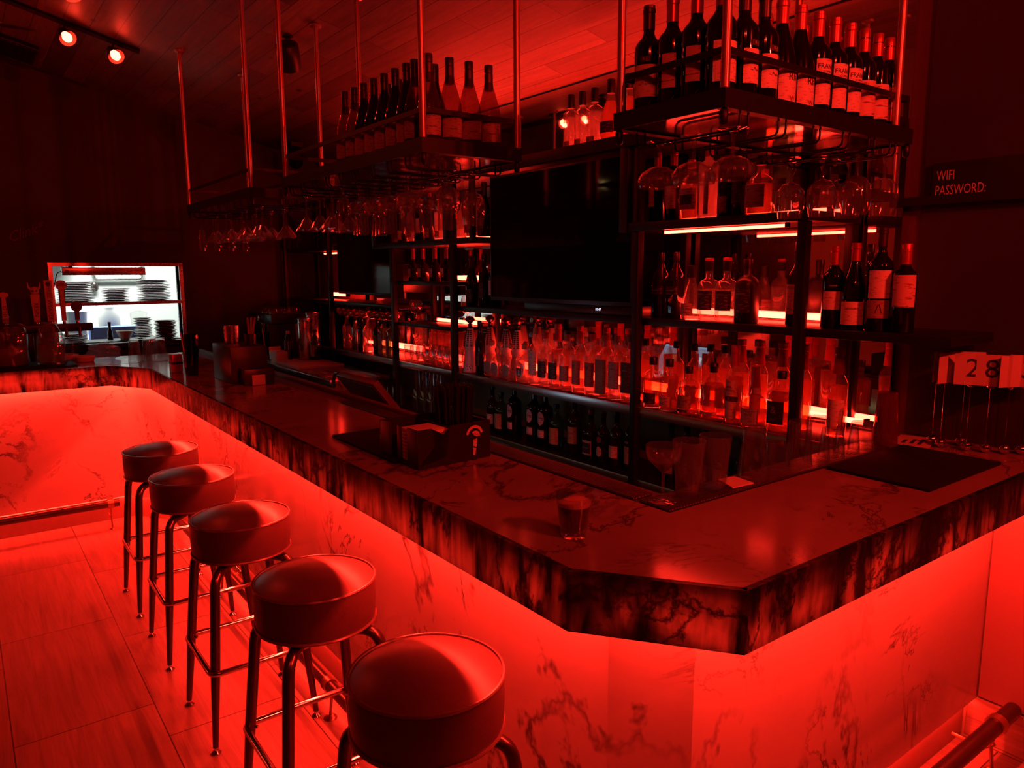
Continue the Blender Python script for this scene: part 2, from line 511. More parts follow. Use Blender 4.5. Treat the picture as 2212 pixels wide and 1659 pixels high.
# ------------------------------------------------------------------ mesh helpers
def mesh_of(bm, name, smooth=True, angle=0.7):
    me = bpy.data.meshes.new(name)
    bm.normal_update()
    bm.to_mesh(me)
    bm.free()
    if smooth:
        for p in me.polygons:
            p.use_smooth = True
        try:
            me.set_sharp_from_angle(angle=angle)
        except Exception:
            pass
    return me
def link(name, me, mat, parent=None, loc=(0, 0, 0), rot=(0, 0, 0)):
    o = bpy.data.objects.new(name, me)
    COL.objects.link(o)
    if mat is not None and me is not None and not me.materials:
        me.materials.append(mat)
    if parent is not None:
        o.parent = parent
    o.location = loc
    o.rotation_euler = rot
    return o
def thing(name, label, cat, loc=(0, 0, 0), rz=0.0, group=None):
    o = bpy.data.objects.new(name, None)
    o.empty_display_size = 0.05
    COL.objects.link(o)
    o.location = loc
    o.rotation_euler = (0, 0, rz)
    return tag(o, label, cat, group)
def tag(o, label, cat, group=None, kind=None):
    o['label'] = label
    o['category'] = cat
    if group:
        o['group'] = group
    if kind:
        o['kind'] = kind
    return o
def struct(name, me, mat, parent=None):
    o = link(name, me, mat, parent)
    if parent is None:
        o['kind'] = 'structure'
    return o
def bx(bm, x0, x1, y0, y1, z0, z1, bev=0.0):
    r = bmesh.ops.create_cube(bm, size=1.0)
    vs = r['verts']
    for v in vs:
        v.co = Vector((x0 + (v.co.x + 0.5) * (x1 - x0), y0 + (v.co.y + 0.5) * (y1 - y0), z0 + (v.co.z + 0.5) * (z1 - z0)))
    if bev:
        es = list({e for v in vs for e in v.link_edges})
        bmesh.ops.bevel(bm, geom=es, offset=bev, segments=2, affect='EDGES', profile=0.5)
    return vs
def box(name, mat, parent, x0, x1, y0, y1, z0, z1, bev=0.0, loc=(0, 0, 0), rot=(0, 0, 0)):
    bm = bmesh.new()
    bx(bm, x0, x1, y0, y1, z0, z1, bev)
    return link(name, mesh_of(bm, name, bev > 0), mat, parent, loc, rot)
def tube(bm, pts, r, seg=8, closed=False, radii=None, caps=True):
    pts = [Vector(p) for p in pts]
    n = len(pts)
    rings = []
    ref = None
    for i, p in enumerate(pts):
        a = pts[i - 1] if (i > 0 or closed) else pts[i]
        b = pts[(i + 1) % n] if (i < n - 1 or closed) else pts[i]
        d = (b - a).normalized()
        if ref is None:
            ref = Vector((0, 0, 1)) if abs(d.z) < 0.9 else Vector((1, 0, 0))
        s = d.cross(ref)
        if s.length < 1e-5:
            s = d.cross(Vector((0, 1, 0)))
        s.normalize()
        t_ = s.cross(d).normalized()
        ref = t_
        rr = radii[i] if radii else r
        rings.append([bm.verts.new(p + s * (rr * math.cos(2 * PI * k / seg)) + t_ * (rr * math.sin(2 * PI * k / seg))) for k in range(seg)])
    m = n if closed else n - 1
    for i in range(m):
        a, b = rings[i], rings[(i + 1) % n]
        for k in range(seg):
            bm.faces.new((a[k], a[(k + 1) % seg], b[(k + 1) % seg], b[k]))
    if caps and not closed:
        bm.faces.new(rings[0][::-1])
        bm.faces.new(rings[-1])
def tubes(name, mat, parent, lists, r, seg=8, closed=False, loc=(0, 0, 0)):
    bm = bmesh.new()
    for pts in lists:
        tube(bm, pts, r, seg, closed)
    bmesh.ops.recalc_face_normals(bm, faces=bm.faces)
    return link(name, mesh_of(bm, name), mat, parent, loc)
def rounded(pts, rad, n=4):
    """polyline with rounded inner corners"""
    pts = [Vector(p) for p in pts]
    out = [pts[0]]
    for i in range(1, len(pts) - 1):
        a, b, c = pts[i - 1], pts[i], pts[i + 1]
        d1 = (a - b).normalized()
        d2 = (c - b).normalized()
        p0, p1 = b + d1 * rad, b + d2 * rad
        for k in range(n + 1):
            s = k / n
            out.append((1 - s) ** 2 * p0 + 2 * s * (1 - s) * b + s * s * p1)
    out.append(pts[-1])
    return out
def sup(th, p):
    c, s = math.cos(th), math.sin(th)
    if p == 2:
        return c, s
    return math.copysign(abs(c) ** (2 / p), c), math.copysign(abs(s) ** (2 / p), s)
def loft(bm, prof, seg=24, p=2, asp=1.0, neck=0.0, cap0=True, cap1=True):
    """turned or squared body from (radius, height) pairs; parts slimmer than neck stay round"""
    rings = []
    for r, z in prof:
        q, a = (2, 1.0) if r <= neck else (p, asp)
        ring = []
        for k in range(seg):
            c, s = sup(2 * PI * (k + 0.5) / seg, q)
            ring.append(bm.verts.new((r * a * c, r * s, z)))
        rings.append(ring)
    for a, b in zip(rings, rings[1:]):
        for k in range(seg):
            bm.faces.new((a[k], a[(k + 1) % seg], b[(k + 1) % seg], b[k]))
    if cap0:
        bm.faces.new(rings[0][::-1])
    if cap1:
        bm.faces.new(rings[-1])
def lathe_obj(name, mat, parent, prof, seg=24, loc=(0, 0, 0), p=2, asp=1.0, neck=0.0, cap0=True, cap1=True, rot=(0, 0, 0)):
    bm = bmesh.new()
    loft(bm, prof, seg, p, asp, neck, cap0, cap1)
    return link(name, mesh_of(bm, name, angle=0.9), mat, parent, loc, rot)
def patch_mesh(r, z0, z1, half, p=2, asp=1.0, n=10, eps=0.0006, off=0.0, r1=None, oval=False):
    """a label wrapped on the front (the -X side) of a bottle"""
    bm = bmesh.new()
    r1 = r if r1 is None else r1
    rows = 8 if oval else 1
    grid = []
    for j in range(rows + 1):
        s = j / rows
        z = z0 + (z1 - z0) * s
        rr = r + (r1 - r) * s + eps
        hw = half * (math.sqrt(max(0.0, 1 - (2 * s - 1) ** 2)) if oval else 1)
        row = []
        for k in range(n + 1):
            th = PI + off + hw * (2 * k / n - 1)
            c, sn = sup(th, p)
            row.append(bm.verts.new(((rr) * asp * c - (eps if p > 2 else 0), rr * sn, z)))
        grid.append(row)
    for a, b in zip(grid, grid[1:]):
        for k in range(n):
            bm.faces.new((a[k], b[k], b[k + 1], a[k + 1]))
    return mesh_of(bm, 'label')
_TXT = {}
def text_data(s, size, font_scale=1.0):
    """flat letter outlines as (verts, faces), centred, with the given cap height"""
    key = (s, size)
    if key in _TXT:
        return _TXT[key]
    cu = bpy.data.curves.new('letters', 'FONT')
    cu.body = s
    cu.size = size * 1.4
    cu.align_x = 'CENTER'
    cu.align_y = 'CENTER'
    cu.resolution_u = 2
    ob = bpy.data.objects.new('letters', cu)
    COL.objects.link(ob)
    dg = bpy.context.evaluated_depsgraph_get()
    me = bpy.data.meshes.new_from_object(ob.evaluated_get(dg))
    v = [tuple(x.co[:2]) for x in me.vertices]
    f = [tuple(pp.vertices) for pp in me.polygons]
    bpy.data.objects.remove(ob)
    bpy.data.curves.remove(cu)
    bpy.data.meshes.remove(me)
    _TXT[key] = (v, f)
    return v, f
def text_mesh(s, size, fn):
    v, f = text_data(s, size)
    me = bpy.data.meshes.new('lettering')
    me.from_pydata([fn(x, y) for x, y in v], [], f)
    me.update()
    return me
def text_wrap(s, size, r, z, eps=0.0012, p=2, asp=1.0, vertical=False, off=0.0):
    """lettering laid on the front of a bottle of radius r"""
    def fn(x, y):
        if vertical:
            x, y = -y, x
        if p > 2:
            return (-(r * asp) - eps, -x, z + y)
        th = PI + off + x / r
        return ((r + eps) * math.cos(th), (r + eps) * math.sin(th), z + y)
    return text_mesh(s, size, fn)
ORD = 'first second third fourth fifth sixth seventh eighth ninth tenth eleventh twelfth thirteenth fourteenth fifteenth sixteenth seventeenth eighteenth nineteenth twentieth'.split()

# ------------------------------------------------------------------ the room
WX, FY, LX, NY = 2.80, 6.81, -3.6, -3.2          # back wall, far wall, street-side wall, near wall
CZ0, CS = 3.3374, 0.2405                        # ceiling height is CZ0 - CS * x
def cz(x):
    return CZ0 - CS * x
bm = bmesh.new()
bx(bm, LX, WX, NY, FY, -0.05, 0.0)
struct('floor', mesh_of(bm, 'floor', False), M_FLOOR)
bm = bmesh.new()
a = [bm.verts.new((x, y, cz(x) + dz)) for dz in (0, 0.08) for x, y in ((LX - .1, NY - .1), (WX + .1, NY - .1), (WX + .1, FY + .1), (LX - .1, FY + .1))]
for q in ((3, 2, 1, 0), (4, 5, 6, 7), (0, 1, 5, 4), (1, 2, 6, 5), (2, 3, 7, 6), (3, 0, 4, 7)):
    bm.faces.new([a[i] for i in q])
struct('ceiling', mesh_of(bm, 'ceiling', False), M_CEIL)
KX0, KX1, KZ0, KZ1 = 0.625, 1.545, 1.10, 1.715        # the kitchen pass opening
def slab_x(name, x, y0, y1, z0, z1, mat, th=0.1):
    bm = bmesh.new()
    bx(bm, x, x + th, y0, y1, z0, z1)
    return struct(name, mesh_of(bm, name, False), mat)
slab_x('wall_back', WX, NY, FY + .1, 0, cz(WX) + .05, M_WALLR)
slab_x('wall_street', LX - .1, NY, FY, 0, cz(LX) + .05, M_BEIGE)
bm = bmesh.new()
def prism_y(bm, x0, x1, y0, y1, z0, ztop):
    vs = [bm.verts.new(c) for c in ((x0, y0, z0), (x1, y0, z0), (x1, y0, ztop(x1)), (x0, y0, ztop(x0)), (x0, y1, z0), (x1, y1, z0), (x1, y1, ztop(x1)), (x0, y1, ztop(x0)))]
    for q in ((0, 1, 2, 3), (7, 6, 5, 4), (0, 4, 5, 1), (1, 5, 6, 2), (2, 6, 7, 3), (3, 7, 4, 0)):
        bm.faces.new([vs[i] for i in q])
top_ = lambda x: cz(x) + 0.02
prism_y(bm, LX, KX0, FY, FY + .1, 0, top_)
prism_y(bm, KX1, WX, FY, FY + .1, 0, top_)
prism_y(bm, KX0, KX1, FY, FY + .1, KZ1, top_)
prism_y(bm, KX0, KX1, FY, FY + .1, 0, lambda x: KZ0)
struct('wall_far', mesh_of(bm, 'wall_far', False), M_WALL)
bm = bmesh.new()
prism_y(bm, LX, WX, NY - .1, NY, 0, top_)
struct('wall_near', mesh_of(bm, 'wall_near', False), M_WALL)
# lower part of the back wall beside the bar end, and its tile base
bm = bmesh.new()
bx(bm, WX - 0.012, WX, NY, 0.972, 0.158, 1.04)
struct('wall_back_panel', mesh_of(bm, 'wall_panel', False), M_WAINSCOT)
bm = bmesh.new()
bx(bm, WX - 0.02, WX, NY, 1.005, 0.0, 0.15)
struct('baseboard_back', mesh_of(bm, 'baseboard', False), M_BASETILE)
bm = bmesh.new()
bx(bm, WX - 0.035, WX, NY, 1.40, 1.885, 1.915)
struct('trim_1', mesh_of(bm, 'trim', False), M_BLACKS)
# dark upper part of the wall that faces the bar end
bm = bmesh.new()
bx(bm, WX - 0.006, WX, NY, 1.30, 1.06, 2.66)
struct('wall_back_upper', mesh_of(bm, 'wall_upper', False), M_WALL)

# ------------------------------------------------------------------ the bar
XF, YF, ZF, ZT = 0.942, 0.800, 0.930, 1.060         # apron faces and heights
XP, YP = 1.082, 0.976                               # front panels
FAR = 5.47
apron = [(-2.6, FAR + .06), (0.768, 5.437), (0.942, 5.124), (0.942, 1.079), (1.149, 0.800), (WX, 0.800)]
panel = [(-2.6, 5.535), (0.83, 5.520), (1.082, 5.16), (1.082, 1.100), (1.222, 0.976), (WX, 0.976)]
toe = [(-2.6, 5.545), (0.86, 5.535), (1.115, 5.18), (1.115, 1.115), (1.24, 1.009), (WX, 1.009)]
inner = [(-2.6, 6.02), (1.385, 6.02), (1.385, 1.20), (WX, 1.20)]
bar = thing('bar_counter', 'long U-shaped bar with backlit stone apron and veined marble front', 'bar counter')
def prism(bm, poly, z0, z1):
    lo = [bm.verts.new((x, y, z0)) for x, y in poly]
    hi = [bm.verts.new((x, y, z1)) for x, y in poly]
    n = len(poly)
    for i in range(n):
        bm.faces.new((lo[i], lo[(i + 1) % n], hi[(i + 1) % n], hi[i]))
    bm.faces.new(hi)
    bm.faces.new(lo[::-1])
    bmesh.ops.recalc_face_normals(bm, faces=bm.faces)
inset = [(-2.6, FAR + .075), (0.78, 5.452), (0.957, 5.13), (0.957, 1.085), (1.157, 0.815), (WX, 0.815)]
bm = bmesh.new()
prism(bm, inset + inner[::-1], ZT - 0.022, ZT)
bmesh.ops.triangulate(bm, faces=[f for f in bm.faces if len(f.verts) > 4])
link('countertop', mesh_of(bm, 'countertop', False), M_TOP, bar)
ply = [(-2.6, 5.58), (0.82, 5.56), (1.03, 5.17), (1.03, 1.16), (1.21, 0.91), (WX, 0.91)]
bm = bmesh.new()
prism(bm, ply + inner[::-1], ZT - 0.05, ZT - 0.022)
bmesh.ops.triangulate(bm, faces=[f for f in bm.faces if len(f.verts) > 4])
link('counter_core', mesh_of(bm, 'counter_core', False), M_CORE, bar)
def wall_strip(name, mat, p0, p1, th, z0, z1, parent=bar, bev=0.0):
    """upright slab from p0 to p1, its outer face on that line"""
    a, b = Vector((*p0, 0)), Vector((*p1, 0))
    d = (b - a).normalized()
    nrm = Vector((-d.y, d.x, 0)) * th       # towards the inside
    bm = bmesh.new()
    prism(bm, [(a.x, a.y), (b.x, b.y), (b.x + nrm.x, b.y + nrm.y), (a.x + nrm.x, a.y + nrm.y)], z0, z1)
    return link(name, mesh_of(bm, name, False), mat, parent)
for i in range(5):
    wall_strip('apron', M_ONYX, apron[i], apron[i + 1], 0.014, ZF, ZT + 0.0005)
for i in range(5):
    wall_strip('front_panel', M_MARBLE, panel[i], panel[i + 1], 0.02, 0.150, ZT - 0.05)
    wall_strip('toe_kick', M_TOE, toe[i], toe[i + 1], 0.02, 0.0, 0.150)
# LED strips: under the overhang, and under the front panels
def strip(name, mat, p0, p1, wdt, z, tilt=0.0):
    a, b = Vector((*p0, 0)), Vector((*p1, 0))
    d = (b - a).normalized()
    nrm = Vector((-d.y, d.x, 0))
    n = max(1, int((b - a).length / 0.3))
    bm = bmesh.new()
    for k in range(n):
        q0, q1 = a.lerp(b, k / n), a.lerp(b, (k + 1) / n)
        vs = [bm.verts.new((*(q + nrm * s).xy, z + (tilt if s > 0 else 0))) for q, s in ((q0, 0), (q1, 0), (q1, wdt), (q0, wdt))]
        bm.faces.new(vs)
    o = link(name, mesh_of(bm, name, False), mat, bar)
    return o
led = [(-2.55, 5.455 + .04), (0.805, 5.485), (1.035, 5.15), (1.035, 1.135), (1.20, 0.915), (WX - .02, 0.915)]
ledb = [(-2.55, 5.537), (0.84, 5.524), (1.094, 5.165), (1.094, 1.106), (1.228, 0.988), (WX - .03, 0.988)]
for i in range(5):
    strip('led_strip', M_LEDS, led[i], led[i + 1], 0.016, ZT - 0.0515)
    strip('base_led_strip', M_LEDB, ledb[i], ledb[i + 1], 0.008, 0.1485)
# bar mat rail and wooden lip on the bartender side
box('service_rail', M_WOODLIP, bar, 1.385, 1.50, 1.315, 6.02, ZT - 0.06, ZT - 0.004)
box('service_rail', M_WOODLIP, bar, 1.385, WX, 1.20, 1.315, ZT - 0.06, ZT - 0.004)
box('rail_lip', M_WOODLIP, bar, 1.47, 1.50, 2.30, 6.02, ZT - 0.004, ZT + 0.018, 0.003)
# inside face of the bar under the rail
box('inner_panel', M_STEEL, bar, 1.30, 1.32, 1.17, 5.9, 0.05, ZT - 0.06)
box('inner_panel', M_STEEL, bar, 1.32, WX, 1.15, 1.17, 0.05, ZT - 0.06)
# thin sheet on the far countertop; its grey paints in the kitchen window's reflection
box('far_top_sheen', M_TOPSHEEN, bar, 0.62, 1.385, 5.50, 6.02, ZT + 0.0003, ZT + 0.0015)

# foot rails with their brackets
def bracket(parent, x, y, dx, dy, h=0.17, rc=0.032):
    bm = bmesh.new()
    tube(bm, [(x, y, h - 0.02), (x + dx * .01, y + dy * .01, 0.09), (x + dx * .0, y, 0.006)], 0.006)
    tube(bm, [(x, y, 0.10), (x + dx * .03, y + dy * .03, 0.07), (x + dx * .13, y + dy * .13, 0.07)], 0.006)
    link('bracket', mesh_of(bm, 'bracket'), M_RAILB, parent)
    lathe_obj('bracket_foot', M_RAILB, parent, [(0.001, 0.012), (0.012, 0.012), (0.024, 0.004), (0.026, 0)], 14, (x, y, 0))
    along = Vector((abs(dy), abs(dx), 0))
    bm = bmesh.new()
    tube(bm, [Vector((x, y, h)) - along * .018, Vector((x, y, h)) + along * .018], rc, 14)
    link('clamp_ring', mesh_of(bm, 'clamp_ring'), M_RAILB, parent)
fr = thing('foot_rail', 'dark metal foot rail along the stool side of the bar', 'foot rail')
tubes('rail', M_RAIL, fr, [[(0.987, 1.30, 0.135), (0.987, 5.10, 0.135)]], 0.022, 14)
for y in (1.42, 2.48, 3.9):
    bracket(fr, 0.987, y, 1, 0, 0.135, 0.027)
fr = thing('foot_rail', 'dark metal foot rail along the far marble front under the taps', 'foot rail')
tubes('rail', M_RAIL, fr, [[(-2.5, 5.345, 0.17), (0.74, 5.325, 0.17)]], 0.026, 14)
for x in (-1.9, -0.6, 0.69):
    bracket(fr, x, 5.33, 0, 1)
fr = thing('foot_rail', 'dark metal foot rail meeting the wall at the near end of the bar', 'foot rail')
tubes('rail', M_RAIL, fr, [[(1.25, 0.855, 0.17), (2.77, 0.855, 0.17)]], 0.026, 14)
for x in (1.5, 2.63):
    bracket(fr, x, 0.855, 0, 1)

# ------------------------------------------------------------------ bar stools
def make_stool(label, loc, rz=0.0):
    root = thing('bar_stool', label, 'stool', loc, rz, 'round bar stools along the counter')
    R = 0.174
    prof = [(0.0005, 0.806)]
    for k in range(1, 9):
        s = k / 8
        prof.append((R * 0.985 * s, 0.806 - 0.030 * s ** 2.6))
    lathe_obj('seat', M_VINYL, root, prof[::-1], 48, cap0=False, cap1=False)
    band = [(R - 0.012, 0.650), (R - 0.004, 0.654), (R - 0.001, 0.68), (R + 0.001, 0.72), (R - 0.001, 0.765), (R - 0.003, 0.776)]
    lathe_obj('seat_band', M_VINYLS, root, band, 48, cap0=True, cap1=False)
    for z, rr in ((0.777, R - 0.001), (0.656, R - 0.002)):
        ring = [(rr * math.cos(2 * PI * k / 48), rr * math.sin(2 * PI * k / 48), z) for k in range(48)]
        tubes('piping', M_PIPING, root, [ring], 0.0045, 6, True)
    box('mounting_plate', M_BRONZE, root, -0.09, 0.09, -0.09, 0.09, 0.632, 0.650)
    F = 0.183
    for sx in (-1, 1):
        for sy in (-1, 1):
            pts = rounded([(sx * 0.05, sy * 0.05, 0.628), (sx * 0.135, sy * 0.135, 0.628), (sx * F, sy * F, 0.022)], 0.055, 6)
            radii = [0.0165 if p.z > 0.34 else 0.0165 - 0.0065 * (0.34 - p.z) / 0.32 for p in pts]
            # more points on the straight run so the taper starts at the ring
            q0, q1 = pts[-2], pts[-1]
            pts = pts[:-1] + [q0.lerp(q1, s) for s in (0.25, 0.5, 0.62, 0.8)] + [q1]
            radii = [0.0165 if p.z > 0.30 else 0.0165 - 0.0068 * (0.30 - p.z) / 0.28 for p in pts]
            bm = bmesh.new()
            tube(bm, pts, 0.0165, 12, radii=radii)
            leg = link('leg', mesh_of(bm, 'leg'), M_BRONZE, root)
            lathe_obj('foot_glide', M_CHROME, leg, [(0.017, 0.0), (0.018, 0.004), (0.011, 0.010), (0.007, 0.013), (0.007, 0.026)], 14, (sx * F, sy * F, 0))
    g = 0.178
    ring = rounded([(g, 0, 0.285), (g, g, 0.285), (-g, g, 0.285), (-g, -g, 0.285), (g, -g, 0.285), (g, 0, 0.285)], 0.035, 5)[:-1]
    tubes('foot_ring', M_CHROME, root, [ring], 0.0105, 10, True)
    for sx in (-1, 1):
        for sy in (-1, 1):
            tubes('ring_bolt', M_CHROME, root, [[(sx * 0.163, sy * 0.163, 0.285), (sx * 0.145, sy * 0.145, 0.285)]], 0.005, 6)
    return root
def copy_thing(root, loc, label, rz=0.0):
    r = root.copy()
    COL.objects.link(r)
    r.location = loc
    r.rotation_euler = (0, 0, rz)
    r['label'] = label
    for ch in list(root.children):
        c = ch.copy()
        COL.objects.link(c)
        c.parent = r
        for g in ch.children:
            d = g.copy()
            COL.objects.link(d)
            d.parent = c
    return r
stool = make_stool('dark vinyl bar stool farthest along the row, beside the far marble front', (0.763, 4.010, 0))
for y, lb in ((3.395, 'dark vinyl bar stool, second from the far end of the row'),
              (2.705, 'dark vinyl bar stool in the middle of the row of five'),
              (1.998, 'dark vinyl bar stool, second from the near end, its seam showing'),
              (1.352, 'dark vinyl bar stool closest to the camera, legs cut off by the frame')):
    copy_thing(stool, (0.766, y, 0), lb)

# ------------------------------------------------------------------ back bar
BX, BD = 2.45, 2.765                        # front plane and rear of the shelves
ZM, ZK, ZU, ZB = 1.045, 1.452, 1.868, 2.245      # main shelf, middle shelf, upper shelf, top beam
bb = thing('back_bar', 'tall black steel back bar with lit open shelves and stainless edges', 'shelving')
def shelf(y0, y1, z, th=0.03, x0=BX, mat=M_BLACKM, name='shelf'):
    return box(name, mat, bb, x0, BD, y0, y1, z - th, z, 0.002)
def post(x, y, z0, z1, s=0.036):
    return box('post', M_BLACKM, bb, x, x + s, y - s / 2, y + s / 2, z0, z1, 0.002)
shelf(1.34, 6.75, ZM, 0.012)
box('shelf_edge', M_STEEL, bb, BX - 0.006, BX, 1.34, 6.75, ZM - 0.040, ZM + 0.002, 0.001)
shelf(1.02, 2.335, ZK)
shelf(1.50, 2.40, ZU, 0.036, 2.41)
shelf(3.60, 4.90, ZU - 0.010, 0.036, 2.41)
shelf(3.86, 4.63, 1.598, 0.024)
shelf(3.86, 4.63, 1.318, 0.024)
shelf(4.63, 6.75, 1.432, 0.03)
shelf(2.335, 3.86, ZK, 0.03)
shelf(5.72, 6.75, ZU, 0.034)
box('top_beam', M_BLACKM, bb, 2.40, BD, 1.50, 5.0, ZB - 0.05, ZB + 0.004, 0.002)
box('top_frame', M_BLACKM, bb, 2.41, 2.45, 5.0, 6.75, ZB - 0.05, ZB)
box('speed_shelf', M_BLACKM, bb, BX, BD, 1.34, 4.62, 0.690, 0.705)
box('speed_edge', M_STEEL, bb, BX - 0.006, BX, 1.34, 4.62, 0.676, 0.708, 0.001)
for y in (1.53, 2.335, 3.86, 4.63):
    post(BX - 0.03, y, 0.0, ZB - 0.05)
for y in (5.72, 6.70):
    post(BX - 0.03, y, 0.0, ZB)
for y in (1.53, 2.335, 3.86, 4.63, 5.72, 6.70):
    post(BD - 0.03, y, ZM, ZB)
post(2.405, 2.40, ZU - .04, ZB, 0.05)
post(2.405, 3.905, ZU - .03, ZB, 0.04)
post(2.405, 3.62, ZU - .03, ZB, 0.03)
post(2.405, 4.88, ZU - .03, ZB, 0.03)
# low cabinet wall that shows beneath the main shelf
bm = bmesh.new()
bx(bm, 2.775, 2.80, 1.0, 6.8, 0.0, 1.03)
struct('wall_back_lower', mesh_of(bm, 'wall_lower', False), M_BEIGE)
mir = box('wall_mirror', M_MIRROR, None, 2.786, 2.799, 1.36, 5.60, ZM + 0.004, 2.655)
tag(mir, 'large wall mirror behind the bottle shelves reflecting the room', 'mirror')
# light tubes
def tube_light(y0, y1, x, z, label, r=0.011, mat=M_LEDT):
    t = thing('led_tube', label, 'light', (x, y0, z), 0, 'light tubes of the back bar')
    tubes('diffuser', mat, t, [[(0, (y1 - y0) * k / 4, 0) for k in range(5)]], r, 8)
    for yy in (-0.012, y1 - y0):
        box('end_cap', M_BLACKS, t, -r - .002, r + .002, yy, yy + 0.012, -r - .001, r + .003)
    return t
tube_light(1.42, 2.30, 2.735, ZK + 0.022, 'glowing light tube behind the whiskey bottles on the middle shelf')
tube_light(1.42, 2.30, 2.735, ZM + 0.040, 'glowing light tube at the rear of the main shelf near the red wax bottles')
tube_light(2.40, 3.78, 2.735, ZM + 0.040, 'glowing light tube at the rear of the main shelf beneath the tv')
tube_light(3.93, 4.56, 2.735, ZM + 0.020, 'glowing light tube behind the rows of small tumblers')
tube_light(4.72, 5.66, 2.735, ZM + 0.040, 'glowing light tube behind the bottles with triangular labels')
tube_light(3.92, 4.42, 2.70, 1.598 + 0.022, 'bare glowing light tube under the four slim-necked cognac bottles', 0.014)
tube_light(3.92, 4.42, 2.66, 1.318 + 0.016, 'bare glowing light tube beside the snifter glass on the low shelf')
tube_light(3.66, 4.80, 2.735, ZU + 0.012, 'glowing light tube behind the frosted vodka bottles', 0.010)
tube_light(1.62, 2.34, 2.735, ZU + 0.020, 'glowing light tube behind the labelled bottles of the upper shelf')
tube_light(1.62, 2.20, 2.46, ZU - 0.046, 'thin glowing light tube under the front of the upper shelf', 0.006)
tube_light(5.80, 6.15, 2.62, 1.452 + 0.022, 'bare glowing light tube on the empty corner shelf', 0.015)
tube_light(5.80, 6.20, 2.60, ZU - 0.05, 'slim glowing light tube under the upper corner shelf', 0.006)
for k, (a, b_) in enumerate(((1.62, 2.45), (2.50, 3.75), (3.80, 5.0))):
    tube_light(a, b_, 2.70, ZB + 0.022, ('glowing light tube on the top beam above the upper shelf bottles', 'glowing light tube on the top beam above the tv', 'glowing light tube on the top beam above the frosted bottles')[k], 0.010, M_LEDC)
# televisions
def tv(label, y0, y1, z0, z1, x):
    t = thing('television', label, 'tv', (x, (y0 + y1) / 2, z0))
    h, hw = z1 - z0, (y1 - y0) / 2
    box('bezel', M_BLACKS, t, 0, 0.045, -hw, hw, 0, h, 0.004)
    box('screen', M_SCREEN, t, -0.0015, 0.001, -hw + 0.012, hw - 0.012, 0.02, h - 0.012)
    box('wall_mount', M_BLACKM, t, 0.045, 2.78 - x, -0.12, 0.12, h * .4, h * .75)
    return t
tv('large black flat tv mounted over the middle of the back bar', 2.355, 3.455, 1.50, 2.175, 2.425)
tv('second black flat tv between the corner shelf and the cognac shelf', 4.74, 5.64, 1.49, 2.06, 2.47)
sb = thing('cable_box', 'flat black box under the tv showing a small white clock', 'electronics', (2.47, 2.75, ZK))
box('case', M_BLACKS, sb, 0, 0.2, -0.36, 0.45, 0.0, 0.045, 0.003)
v = text_mesh('10:47', 0.013, lambda x, y: (-0.0012, -x, 0.025 + y))
link('clock_digits', v, M_CLOCK, sb, (0, -0.13, 0))

# ------------------------------------------------------------------ bottles
KIND = {}
def neck_ring(r, z):
    return [(r, z), (r * 1.18, z + 0.002), (r * 1.18, z + 0.007), (r, z + 0.009)]
def kind(name, prof, body, cap=None, labels=(), liquid=None, texts=(), p=2, asp=1.0, neck=0.0, seg=24, extra=None):
    KIND[name] = dict(prof=prof, body=body, cap=cap, labels=labels, liquid=liquid, texts=texts, p=p, asp=asp, neck=neck, seg=seg, extra=extra, cache=None)
def build_kind(k):
    K = KIND[k]
    if K['cache']:
        return K['cache']
    parts = []
    bm = bmesh.new()
    loft(bm, K['prof'], K['seg'], K['p'], K['asp'], K['neck'])
    me = mesh_of(bm, 'glass_body', angle=0.9)
    me.materials.append(K['body'])
    parts.append(('glass_body', me, None))
    if K['liquid']:
        lv, mat = K['liquid']
        pr = [(max(0.003, r - 0.0035), z) for r, z in K['prof'] if z < lv and r > 0.004]
        pr[0] = (pr[0][0], pr[0][1] + 0.006)
        # close at the fill level
        for (ra, za), (rb, zb) in zip(K['prof'], K['prof'][1:]):
            if za <= lv < zb:
                s = (lv - za) / (zb - za)
                pr.append((max(0.003, ra + (rb - ra) * s - 0.0035), lv))
        pr = [q for i, q in enumerate(pr) if i == 0 or q[1] > pr[i - 1][1] + 1e-5]
        bm = bmesh.new()
        loft(bm, pr, K['seg'], K['p'], K['asp'], max(0, K['neck'] - 0.0035))
        me = mesh_of(bm, 'liquor', angle=0.9)
        me.materials.append(mat)
        parts.append(('liquor', me, None))
    if K['cap']:
        pr, mat = K['cap']
        bm = bmesh.new()
        loft(bm, pr, 18)
        me = mesh_of(bm, 'cap', angle=0.6)
        me.materials.append(mat)
        parts.append(('cap', me, None))
    for lb in K['labels']:
        r, z0, z1, half, mat = lb[:5]
        kw = lb[5] if len(lb) > 5 else {}
        me = patch_mesh(r, z0, z1, half, K['p'], K['asp'], **kw)
        me.materials.append(mat)
        parts.append(('label', me, None))
    for s, size, r, z, mat, kw in K['texts']:
        me = text_wrap(s, size, r, z, p=K['p'], asp=K['asp'], **kw)
        me.materials.append(mat)
        parts.append(('lettering', me, 'label'))
    if K['extra']:
        parts += K['extra']()
    K['cache'] = parts
    return parts
COUNT = {}
def bottle(k, loc, label, rz=0.0, group=None, name='liquor_bottle', cat='bottle'):
    root = thing(name, label, cat, (loc[0], loc[1], loc[2] + 0.0008), rz, group)
    last = {}
    for nm, me, par in build_kind(k):
        o = bpy.data.objects.new(nm, me)
        COL.objects.link(o)
        o.parent = last.get(par, root) if par else root
        last[nm] = o
    return root
def bord(h=0.30, r=0.0375):
    return [(r - .003, 0), (r, 0.004), (r, h * .62), (r * .97, h * .655), (r * .82, h * .69), (r * .56, h * .725), (r * .41, h * .76), (0.0142, h * .80), (0.0142, h * .98)]
